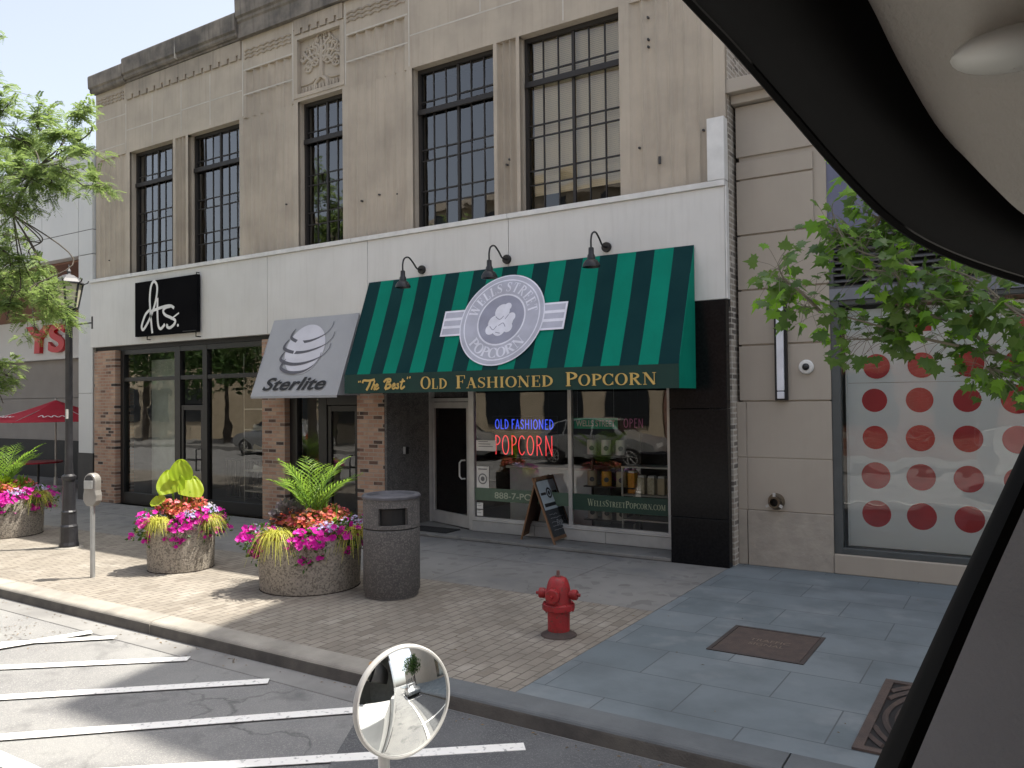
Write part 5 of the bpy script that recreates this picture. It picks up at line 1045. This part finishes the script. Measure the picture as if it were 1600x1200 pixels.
# ------------------------------------------------------------------ trees
M_BARK = mat('grey_brown_bark', (.085, .07, .055), (.05, .042, .035), 6, .9, bmp=.6, bscale=30, stretch=(1, 1, .25)); M_BARK2 = mat('pale_twig_bark', (.20, .18, .14), (.15, .135, .11), 8, .85)
M_LOC = ML('locust_leaf', (.07, .135, .035), (.21, .28, .085), .42, .5); M_MAP = ML('maple_leaf', (.045, .10, .022), (.11, .19, .038), .42, .45); M_FAR = ML('far_tree_leaf', (.03, .07, .015), (.07, .13, .03), .25)
def locust_leaf(V, Fc, p, ax, L):
    ax = ax/np.linalg.norm(ax); sd = np.cross(ax, np.array([0, 0, 1.0])+rng.normal(size=3)*.35); sd /= np.linalg.norm(sd)+1e-6; nl = 8
    for i in range(1, nl+1):
        t = i/nl; c = p+ax*L*t+np.array([0, 0, -.35*L*t*t]); ll = L*.30*(1-.35*t)
        for s in (-1, 1):
            e = c+sd*s*ll+ax*ll*.45+np.array([0, 0, rng.uniform(-.2, .1)*ll]); m_ = (c+e)/2; w_ = ax*ll*.30
            o = len(V); V.extend([c, m_-w_, e, m_+w_]); Fc.append((o, o+1, o+2, o+3))
rng = np.random.default_rng(31)
tr = thing('honey_locust_tree', 'feathery honey locust tree hanging over the left side of the pavement', 'tree', (-14.9, 6.3, 0))
tb_ = np.array([-14.9, 6.3, 0.0]); b = MB(); b.tube(spline([tb_, tb_+[.02, 0, 1.2], tb_+[.05, .05, 2.6], tb_+[0, .1, 4.2], tb_+[-.1, .1, 6.5], tb_+[0, .1, 8.5]], 4), np.linspace(.14, .03, 21), 10); b.build('trunk', M_BARK, tr, smooth=True)
V, Fc = [], []; lb = MB()
CL = [  # (px, py, radius in m, Y, amount)  clumps of the crown as they hang in space
 (5, 215, .62, 6.2, 1.0), (60, 180, .5, 6.6, .55), (105, 215, .42, 6.3, .6), (40, 275, .62, 6.0, 1.0), (95, 290, .42, 6.5, .55), (10, 320, .55, 5.8, .8), (135, 175, .28, 6.0, .28), (15, 160, .45, 6.6, .5), (70, 245, .5, 7.0, .7), (145, 240, .25, 6.0, .2), (120, 265, .3, 6.1, .3),
 (158, 292, .20, 5.9, .16), (15, 425, .42, 6.0, .55), (60, 415, .35, 6.2, .4), (30, 460, .45, 6.5, .7), (75, 470, .32, 5.9, .45), (100, 500, .22, 6.2, .14), (10, 500, .4, 6.0, .5), (55, 515, .28, 6.0, .25), (10, 585, .32, 6.1, .4), (-30, 250, 1.0, 6.4, 1.6), (-40, 420, .9, 6.3, 1.2), (5, 630, .18, 6.0, .1), (-60, 120, 1.0, 6.4, 1.3), (20, 380, .22, 6.3, .08)]
for i in range(9):
    a = i*2.4; rr = .9+1.3*rng.random(); z = 3.4+4.6*rng.random(); CL.append((tb_[0]-abs(rr*math.cos(a))-.5, 6.3+rr*math.sin(a), z, .7, .7))
HUB = [P(-70, 330, 6.2), P(-45, 210, 6.3), P(-70, 440, 6.2), P(-60, 560, 6.1), P(20, 335, 6.1), P(62, 258, 6.3)]
for k_, (i0, i1) in enumerate(((0, 1), (0, 2), (2, 3), (0, 4), (4, 5))):
    sp = spline([HUB[i0], (HUB[i0]+HUB[i1])/2+rng.normal(size=3)*.06, HUB[i1]], 6); lb.tube(sp, np.linspace(.05, .028, len(sp)) if k_ < 3 else np.linspace(.036-.006*(k_-3), .02, len(sp)), 6)
lb.tube(spline([tb_+[0, .1, 4.0], (tb_+[0, .1, 4.4]+HUB[0])/2, HUB[0]], 5), np.linspace(.07, .05, 11), 6); lb.tube(spline([tb_+[0, .1, 2.6], HUB[3]], 5), np.linspace(.06, .03, 6), 6)
for q in CL:
    if isinstance(q[1], float): c = np.array(q[:3]); rad, am = q[3], q[4]
    else: c = P(q[0], q[1], q[3]); rad, am = q[2], q[4]
    s0 = min(HUB, key=lambda h: np.linalg.norm(h-c)); md = (s0+c)/2+rng.normal(size=3)*.2+np.array([0, 0, .05]); m2 = s0*.25+c*.75+rng.normal(size=3)*.07
    sp = spline([s0, md, m2, c], 6); lb.tube(sp, np.linspace(.011, .006, len(sp)), 5)
    for _ in range(max(4, int(19*am))):
        d = rng.normal(size=3)*np.array([1, 1, .62]); d /= np.linalg.norm(d); s1 = np.array(sp[rng.integers(len(sp)//2, len(sp))]); e = c+d*rad*rng.uniform(.35, 1.05); m_ = (s1+e)/2+rng.normal(size=3)*.05+np.array([0, 0, .05]); tw = spline([s1, m_, e], 5); lb.tube(tw, np.linspace(.006, .002, len(tw)), 4)
        for t in np.linspace(.3, 1, 10):
            p = np.array(tw[int(t*(len(tw)-1))])
            for _ in range(2):
                ax = rng.normal(size=3)*np.array([1, 1, .45])+d*.7+np.array([0, 0, .05]); locust_leaf(V, Fc, p+rng.normal(size=3)*.035, ax, rng.uniform(.10, .19))
lb.build('branches', M_BARK, tr); b = MB(); b.v = [tuple(v) for v in V]; b.f = Fc; b.m = [0]*len(Fc); b.build('crown', M_LOC, tr)
# young maple close to the vehicle, trunk in the tree grate
MAP = [(0, 0), (.10, .12), (.30, .02), (.34, .16), (.52, .20), (.40, .34), (.50, .52), (.28, .48), (.20, .62), (.12, .60), (0, 1.0)]
MAP = MAP+[(-x, y) for x, y in MAP[-2:0:-1]]
def maple_leaf(mb, p, ax, nn, s):
    ax = ax/np.linalg.norm(ax); sd = np.cross(ax, nn); sd /= np.linalg.norm(sd)+1e-6; nn = np.cross(sd, ax); fo = rng.uniform(.05, .35)
    pts = [p+ax*y*s+sd*x*s*1.05+nn*(-fo*abs(x)*s-.12*y*y*s) for x, y in MAP]; cen = p+ax*.30*s; n = len(pts)
    mb.add([cen]+pts, [(0, 1+i, 1+(i+1) % n) for i in range(n)])
rng = np.random.default_rng(44)
mt = thing('maple_tree', 'young maple reaching across the stone store with broad green leaves', 'tree', (.25, 5.95, 0)); t0 = np.array([.25, 5.95, 0.0])
b = MB(); b.tube(spline([t0, t0+[.02, 0, 1.3], t0+[.05, 0, 2.6], t0+[.1, 0, 4.2], t0+[.1, .05, 5.6]], 5), np.linspace(.06, .015, 21), 10); b.build('trunk', M_BARK2, mt, smooth=True)
lb, lm = MB(), MB()
BR = [([(1700, 600, 5.75), (1560, 555, 5.55), (1440, 528, 5.4), (1340, 500, 5.25), (1255, 478, 5.15)], .0), ([(1680, 520, 5.75), (1540, 465, 5.5), (1430, 420, 5.3), (1330, 385, 5.2), (1300, 330, 5.15)], 0), ([(1650, 440, 5.8), (1510, 400, 5.6), (1450, 355, 5.5), (1390, 300, 5.4), (1330, 262, 5.3)], 0), ([(1480, 500, 5.45), (1410, 475, 5.3), (1400, 430, 5.2), (1340, 420, 5.1)], 0), ([(1560, 555, 5.55), (1500, 500, 5.5), (1470, 450, 5.4)], 0),
 ([(1280, 485, 5.2), (1250, 455, 5.1), (1225, 435, 5.05), (1215, 412, 5.0)], 0), ([(1440, 528, 5.4), (1380, 530, 5.35), (1320, 530, 5.3)], 0), ([(1660, 640, 5.7), (1600, 590, 5.6), (1560, 580, 5.5), (1540, 575, 5.45)], 0), ([(1430, 420, 5.3), (1380, 380, 5.4), (1320, 365, 5.3), (1290, 350, 5.3)], 0), ([(1390, 300, 5.4), (1370, 350, 5.4), (1350, 390, 5.3)], 0), ([(1540, 465, 5.5), (1490, 470, 5.35), (1440, 470, 5.25)], 0), ([(1650, 520, 5.6), (1590, 490, 5.4), (1530, 440, 5.35), (1480, 420, 5.3)], 0), ([(1450, 355, 5.5), (1400, 350, 5.45), (1350, 330, 5.4)], 0)]
bright = MB()
for br, _ in BR:
    pts = spline([P(*q) for q in br], 8); L_ = len(pts); lb.tube(pts, np.linspace(.013, .003, L_), 6)
    for i in range(3, L_):
        fr_t = i/L_
        for _ in range(3 if fr_t > .25 else 2):
            p = pts[i]; off = rng.normal(size=3)*np.array([1, 1, .9]); off /= np.linalg.norm(off); st_l = rng.uniform(.05, .22); e = p+off*st_l+np.array([0, 0, -.02]); lb.tube([p, (p+e)/2+np.array([0, 0, .01]), e], .0016, 3)
            ax = off*.8+np.array([0, 0, -.55])+rng.normal(size=3)*.4; nn = np.array([0, 0, 1.0])+rng.normal(size=3)*.55+np.array([.1, -.3, 0]); maple_leaf(bright if rng.random() < (.10 if fr_t < .7 else .38) else lm, e, ax, nn, rng.uniform(.06, .13))
for i in range(14):   # the rest of the crown, above and beyond the cab
    c = t0+np.array([rng.normal()*.8+1.0, rng.normal()*.8+.3, 3.2+2.6*rng.random()]); s0 = t0+np.array([.06, 0, max(2.4, c[2]-1)]); lb.tube(spline([s0, (s0+c)/2+[0, 0, .1], c], 4), np.linspace(.015, .004, 9), 5)
    for _ in range(45):
        e = c+rng.normal(size=3)*.38; maple_leaf(lm, e, rng.normal(size=3)+np.array([0, 0, -.5]), np.array([0, 0, 1.0])+rng.normal(size=3)*.5, rng.uniform(.08, .13))
lb.build('branches', M_BARK2, mt); lm.build('crown', M_MAP, mt); bright.build('young_leaves', ML('young_maple_leaf', (.10, .24, .02), (.19, .36, .03), .5), mt)
# fallen leaf on the kerb
b = MB(); rng = np.random.default_rng(2); maple_leaf(b, np.array([-4.58, 4.93, .012]), np.array([.6, .4, .05]), np.array([0, 0, 1.0]), .11); tag(b.build('fallen_leaf', ML('orange_leaf', (.5, .22, .02), (.5, .22, .02), .2)), 'orange fallen leaf lying on the kerb behind the round mirror', 'leaf')
# ------------------------------------------------------------------ far side of the street (seen in the shop glass and the mirror)
def far_tree(x, y, h, r, seed, label):
    global rng
    rng = np.random.default_rng(seed); t = thing('far_tree', label, 'tree', (x, y, 0), 'trees on the far pavement'); b = MB(); b.tube(spline([(x, y, 0), (x+.1, y, h*.3), (x, y+.1, h*.55), (x, y, h*.8)], 4), np.linspace(.18, .05, 13), 8); b.build('trunk', M_BARK, t); b = MB()
    for _ in range(28):
        d = rng.normal(size=3); d /= np.linalg.norm(d); c = np.array([x, y, h*.66])+d*np.array([r, r, h*.3])*rng.random()**.5; leaves(b, c, 95, (r*.36, r*.36, r*.32), .32, .6)
    b.build('crown', M_FAR, t)
far_tree(-43, -7.4, 8.5, 3.0, 1, 'tall leafy street tree on the far pavement reflected in the far left upper windows'); far_tree(-35.5, -7.2, 7.0, 2.6, 2, 'bushy street tree on the far pavement reflected in the left shop glass'); far_tree(-28, -7.4, 5.2, 1.7, 3, 'small street tree on the far pavement reflected beside the middle entrance'); far_tree(15, 6.2, 7, 2.2, 6, 'street tree on the near pavement behind the van, small in the round mirror'); far_tree(7, -7.3, 6, 2.2, 4, 'street tree on the far pavement behind the vehicle')
M_TANB = mat('tan_facade', (.58, .49, .36), (.5, .42, .3), 1.0, .9); M_REDB = brickmat('far_red_brick', (.28, .11, .07), (.34, .16, .10), (.2, .08, .05), (.35, .3, .26), .3, .1, .012, 'xz')
def far_building(x0, x1, h, m, label, nw, nf):
    t = thing('far_building', label, 'building', ((x0+x1)/2, -9.6, 0)); b = MB(); b.box(x0, x1, -20, -9.5, 0, h); b.build('wall', m, t); b = MB(); b.box(x0-.15, x1+.15, -20.1, -9.25, h+.002, h+.35); b.box(x0, x1, -9.498, -9.4, h-1.0, h-.85); b.build('cornice', M_LIME, t); first = None
    for j in range(nf):
        for i in range(nw):
            cx = x0+(x1-x0)*(i+.5)/nw; z = 1.0+j*3.6; wd = (x1-x0)/nw*.3; w2 = MB(); w2.box(cx-wd, cx+wd, -9.49, -9.42, z, z+2.0)
            if first is None: first = w2.build('window', M_FARG, t); fx, fz = cx, z
            else: o = first.copy(); COL.objects.link(o); o.parent = t; o.location = (cx-fx, 0, z-fz)
M_FARG = mat('far_window', (.03, .035, .04), rough=.15)
far_building(-34, -12.5, 10.5, M_TANB, 'tan three storey building on the far side of the street', 7, 3); far_building(-12.4, 9, 8.2, M_REDB, 'red brick two storey building on the far side of the street', 7, 2); far_building(-62, -40, 7.0, M_TANB, 'low tan building far along the opposite side', 7, 2); far_building(60, 95, 14, M_REDB, 'big red brick building closing the view down the street', 8, 3); far_building(9.1, 34, 11.5, M_TANB, 'tall tan building opposite behind the vehicle', 8, 3)
nb_ = thing('corner_building', 'buff corner building farther down the near side of the street, behind the van', 'building', (40, 10.4, 0)); b = MB(); b.box(26.1, 58, 10.36, 26, 0, 9); b.build('wall', M_STONE, nb_)
for i in range(6): b = MB(); b.box(28+i*5, 31.5+i*5, 10.30, 10.355, .6, 3.2); b.build('window', M_FARG, nb_)
rng = np.random.default_rng(77); b = MB()
for i in range(330):   # dry leaf bits swept into the gutter and along the joints
    if i < 150: x, y, z = -8.9+rng.normal()*.5, 4.15+rng.normal()*.22, -.134
    elif i < 260: x, y, z = rng.uniform(-11, 0), 4.74-abs(rng.normal())*.07, -.128
    else: x, y, z = rng.uniform(-11, -.5), rng.uniform(5.1, 9.8), .004
    a = rng.random()*6.3; s_1, s_2 = rng.uniform(.006, .02), rng.uniform(.003, .01); c, s_ = math.cos(a), math.sin(a)
    b.add([(x+c*s_1, y+s_*s_1, z), (x-s_*s_2, y+c*s_2, z+.004), (x-c*s_1, y-s_*s_1, z), (x+s_*s_2, y-c*s_2, z+.003)], [(0, 1, 2, 3)])
o = b.build('leaf_litter', ML('dry_leaf_bits', (.05, .035, .02), (.22, .15, .07), .1)); o['kind'] = 'stuff'
def car(loc, rz, label, first=None):
    if first is not None: return copy_tree(first, loc, rz, label)
    t = thing('parked_car', label, 'car', (0, 0, 0), 'cars parked along the street'); ORI[t.name] = (0, 0, 0)
    S = [(-2.25, .32, .62, .62, .70), (-2.2, .3, .85, .87, .78), (-1.9, .28, 1.0, 1.35, .66), (-1.2, .27, 1.02, 1.55, .62), (0, .26, 1.02, 1.58, .62), (.55, .26, 1.0, 1.52, .62), (1.15, .27, .98, 1.02, .70), (1.9, .3, .88, .9, .74), (2.2, .32, .74, .76, .70), (2.28, .36, .6, .62, .6)]
    rows = []; gr = []
    for x, z0, zb, zt, wt in S:
        rows.append([(x, -.85, z0), (x, -.91, (z0+zb)/2), (x, -.88, zb), (x, -wt, zt), (x, -wt*.5, zt+.02), (x, wt*.5, zt+.02), (x, wt, zt), (x, .88, zb), (x, .91, (z0+zb)/2), (x, .85, z0)])
    b = MB(); b.grid(rows, closed=True); b.poly(rows[0][::-1]); b.poly(rows[-1]); b.build('body', M_CARP, t, smooth=True); 
    for s in (-1, 1):
        for pts in ([(-1.75, 1.06), (-1.15, 1.06), (-1.15, 1.50), (-1.45, 1.44)], [(-1.08, 1.06), (-.1, 1.06), (-.1, 1.53), (-1.08, 1.51)], [(-.02, 1.06), (.98, 1.06), (.5, 1.49), (-.02, 1.53)]):
            b = MB(); b.add([(x, s*(.895-.56*(z-1.02)*.84), z) for x, z in pts], [(0, 1, 2, 3)]); b.build('side_window', M_CARG, t)
        for x in (-1.4, 1.4):
            b = MB(); b.lathe([(.2, -.1), (.33, -.1), (.345, -.06), (.345, .06), (.33, .1), (.2, .1)], (x, s*.82, .345), 24, axis='y'); wh = b.build('wheel', M_BLACK, t, smooth=True); ORI[wh.name] = (0, 0, 0); b = MB()
            for i in range(7): a = i*2*math.pi/7; b.bar((x, s*.92, .345), (x+.2*math.cos(a), s*.92, .345+.2*math.sin(a)), .05, .02)
            b.lathe([(.2, -.01), (.225, -.01), (.225, .01), (.2, .01)], (x, s*.92, .345), 24, axis='y', cap=False); b.build('rim', M_ALU, wh)
        b = MB(); b.box(2.12, 2.26, s*.5-.16, s*.5+.16, .66, .76); b.build('headlight', M_OFFW, t); b = MB(); b.box(-2.25, -2.16, s*.68-.1, s*.68+.1, .72, .9); b.build('tail_light', M_DOT, t)
    b = MB(); b.add([(.62, -.56, 1.50), (1.1, -.64, 1.07), (1.1, .64, 1.07), (.62, .56, 1.50)], [(0, 1, 2, 3)]); b.build('windscreen', M_CARG, t)
    t.location = loc; t.rotation_euler = (0, 0, rz); return t
M_CARP = mat('silver_paint', (.36, .37, .37), rough=.3, metal=.5, coat=.6); M_CARG = mat('car_glass', (.01, .012, .014), rough=.06)
c1 = car((-12.4, -3.9, -.14), 0, 'silver wagon parked across the street, reflected in the right pane of the popcorn window')
car((-19.0, -3.9, -.14), 0, 'silver wagon parked across the street, reflected behind the neon signs', c1); car((-27.5, -3.9, -.14), math.pi, 'silver wagon parked across the street facing the other way', c1); car((9.6, 3.6, -.14), math.pi, 'silver wagon parked at the kerb behind the vehicle, small in the round mirror', c1)
# ------------------------------------------------------------------ the vehicle the photograph is taken from
M_TRIM = mat('black_windscreen_trim', (.002, .002, .002), (.003, .003, .003), 6, .7, spec=.09); M_HEADL = mat('grey_headlining', (.27, .26, .238), (.235, .225, .206), 5, .95, bmp=.3, bscale=250); M_DASH = mat('grey_trim_panel', (.14, .136, .135), (.115, .112, .112), 3, .8, bmp=.3, bscale=220); M_VWHITE = mat('white_vehicle_paint', (.72, .72, .70), rough=.3, coat=.5)
vh = thing('delivery_van', 'white van seen from inside its cab, with black windscreen trim and grey lining', 'van', (.8, .2, -.14))
inner = [(985, -110), (1085, 0), (1150, 68), (1235, 165), (1325, 268), (1405, 345), (1490, 393), (1620, 437), (1760, 470)]
outer = [(1300, -110), (1370, 0), (1418, 95), (1478, 195), (1530, 248), (1580, 300), (1625, 342), (1690, 380), (1770, 412)]
si, so_ = spline(inner, 6), spline(outer, 6)
rows = []; cen = []
for a, b_ in zip(si, so_):   # rolled edge: front lip, belly towards the driver, rear lip
    A, B = D(a[0], a[1], .86), D(b_[0], b_[1], .80); m_ = (A+B)/2; inw = (EYE-m_)/np.linalg.norm(EYE-m_); wd = np.linalg.norm(B-A); ring_ = []
    for t in np.linspace(0, 1, 9): ring_.append(A+(B-A)*t+inw*(.30*wd*math.sin(math.pi*t)**.8))
    for t in np.linspace(1, 0, 5)[1:-1]: ring_.append(A+(B-A)*t-inw*.25*wd*math.sin(math.pi*t))
    rows.append(ring_); cen.append(B)
b = MB(); b.grid(rows, closed=True); b.poly(rows[0]); b.poly(rows[-1][::-1]); b.build('windscreen_trim', M_TRIM, vh, smooth=True)
back = np.array([1.9, 0, .03]); r0_ = [c+np.array([-.012, .0, .006]) for c in cen]; r1_ = [c+back*np.array([1, 1, 1]) for c in cen]
b = MB(); b.grid([r0_, [p*.5+q*.5 for p, q in zip(r0_, r1_)], r1_]); 
top0 = r0_[0]; b.grid([[top0+np.array([-.05, -t, .02*t]) for t in (0, .5, 1.0, 1.6)], [top0+back+np.array([0, -t, .02*t]) for t in (0, .5, 1.0, 1.6)]]); b.build('headlining', M_HEADL, vh, smooth=True, solid=.02)
b = MB(); b.tube([c+back*.085+np.array([0, 0, -.012]) for c in cen], .0035, 5); b.build('lining_seam', M_DASH, vh, smooth=True)
b = MB(); b.tube([D(x-4, y+3, .868) for x, y in si], .0055, 6); b.build('rubber_seal', mat('rubber_seal', (.004, .004, .004), rough=.7, spec=.06), vh, smooth=True)
q = D(1584, 76, .77); b = MB(); b.sphere(tuple(q), .036, 18, sc=(1.2, .8, .42)); b.build('dome_light', mat('frosted_lens', (.36, .36, .34), rough=.4), vh, smooth=True)
# lower right: black rubber edge and grey door panel
e0, e1 = [(1745, 380), (1590, 715), (1480, 950), (1370, 1190), (1330, 1290)], [(1800, 395), (1640, 705), (1535, 940), (1420, 1215), (1385, 1300)]
A_ = [D(x, y, .84) for x, y in e0]; B_ = [D(x, y, .82) for x, y in e1]; rows = []
for a, c in zip(A_, B_):
    inw = (EYE-a)/np.linalg.norm(EYE-a); rows.append([a, a*.8+c*.2+inw*.014, a*.4+c*.6+inw*.016, c+inw*.004, c-inw*.02, a-inw*.02])
b = MB(); b.grid(rows, closed=True); b.poly(rows[0]); b.poly(rows[-1][::-1]); b.build('pillar_seal', M_TRIM, vh, smooth=True)
b = MB(); rr0 = [c+np.array([0, .0, 0]) for c in B_]; rr1 = [c+np.array([1.4, .06, 0]) for c in B_]; b.grid([rr0, [p*.5+q_2*.5 for p, q_2 in zip(rr0, rr1)], rr1]); b.build('door_panel', M_DASH, vh, smooth=True, solid=.02)
# white bodywork outside, seen in the round mirror
b = MB(); b.prism([(-.10, 1.02, .45), (5.2, 1.02, .45), (5.2, 1.02, 1.5), (-.05, 1.02, 1.5)], (0, .05, 0)); b.prism([(1.0, 1.03, 1.5), (5.2, 1.03, 1.5), (5.2, 1.0, 2.75), (1.0, 1.0, 2.75)], (0, .045, 0)); b.prism([(.25, 1.06, 2.36), (1.0, 1.06, 2.36), (1.0, 1.0, 2.75), (.25, .96, 2.75)], (0, .03, 0))
b.prism([(-.9, .75, .35), (-.55, 1.02, .4), (-.1, 1.02, .45), (-.1, -1.3, .45), (-.9, -1.1, .35)], (0, 0, 1.04)); b.prism([(-.3, -1.35, 2.76), (-.1, 1.0, 2.76), (5.2, 1.03, 2.76), (5.2, -1.35, 2.76)], (0, 0, .05)); b.box(.0, 5.2, -1.4, -1.35, .45, 2.75); b.box(5.2, 5.25, -1.4, 1.05, .4, 2.8); b.build('body', M_VWHITE, vh, bevel=.03)
b = MB(); b.prism([(.2, 1.065, 1.52), (.98, 1.065, 1.52), (.98, 1.04, 2.3), (.45, 1.04, 2.3)], (0, .008, 0)); b.build('side_window', M_CARG, vh)
for x in (.75, 4.2):
    b = MB(); b.lathe([(.2, -.1), (.36, -.1), (.38, -.05), (.38, .06), (.36, .1), (.2, .1)], (x, .98, .24), 24, axis='y'); b.build('wheel', M_BLACK, vh, smooth=True)
b = MB(); b.box(.1, 5.1, -1.3, .9, .2, .44); b.build('chassis', M_BLACK, vh)
# round convex mirror on a white stalk
mc = D(632, 1096, 1.60); mn = Vector((.945, -.32, .06)).normalized(); view = Vector(EYE-mc).normalized()
mr = thing('fender_mirror', 'round convex mirror in a white rim on a white stalk, reflecting the van side', 'mirror', tuple(mc)); mx_ = mn.cross(Vector((0, 0, 1))).normalized(); my_ = mx_.cross(mn).normalized(); RM, RS = .096, .28
def mp3(r, a, h): q = Vector(mc)+mx_*(r*math.cos(a))+my_*(r*math.sin(a))+mn*h; return tuple(q)
b = MB(); rows = [[mp3(r, a, math.sqrt(RS*RS-r*r)-math.sqrt(RS*RS-RM*RM)) for a in np.linspace(0, 2*math.pi, 64, endpoint=False)] for r in np.linspace(.0005, RM, 22)]; b.grid(rows, closed=True)
m_, t_, b_s = nodes('mirror_glass'); b_s.inputs['Metallic'].default_value = 1; b_s.inputs['Roughness'].default_value = .0; b_s.inputs['Base Color'].default_value = (.86, .88, .88, 1); b.build('mirror_glass', m_, mr, smooth=True)
b = MB(); rows = [[mp3(r, a, h) for a in np.linspace(0, 2*math.pi, 64, endpoint=False)] for r, h in ((RM-.002, -.001), (RM-.001, .003), (RM+.002, .003), (RM+.0045, .0), (RM+.005, -.008), (RM*.9, -.03), (RM*.4, -.05), (.001, -.052))]; b.grid(rows, closed=True); b.build('rim', mat('white_rim', (.42, .415, .40), (.34, .335, .32), 20, .45), mr, smooth=True)
b = MB(); o = Vector(mc)-mn*.045; pp = [tuple(o), tuple(o+Vector((-.02, 0, -.06))), tuple(o+Vector((-.02, .0, -.16))), (mc[0]-.03, mc[1], mc[2]-.55), (-.75, .95, .95), (-.7, .85, .9)]; b.tube(spline(pp, 6), .011, 10); b.build('stalk', mat('white_stalk', (.66, .66, .64), rough=.4), mr, smooth=True)
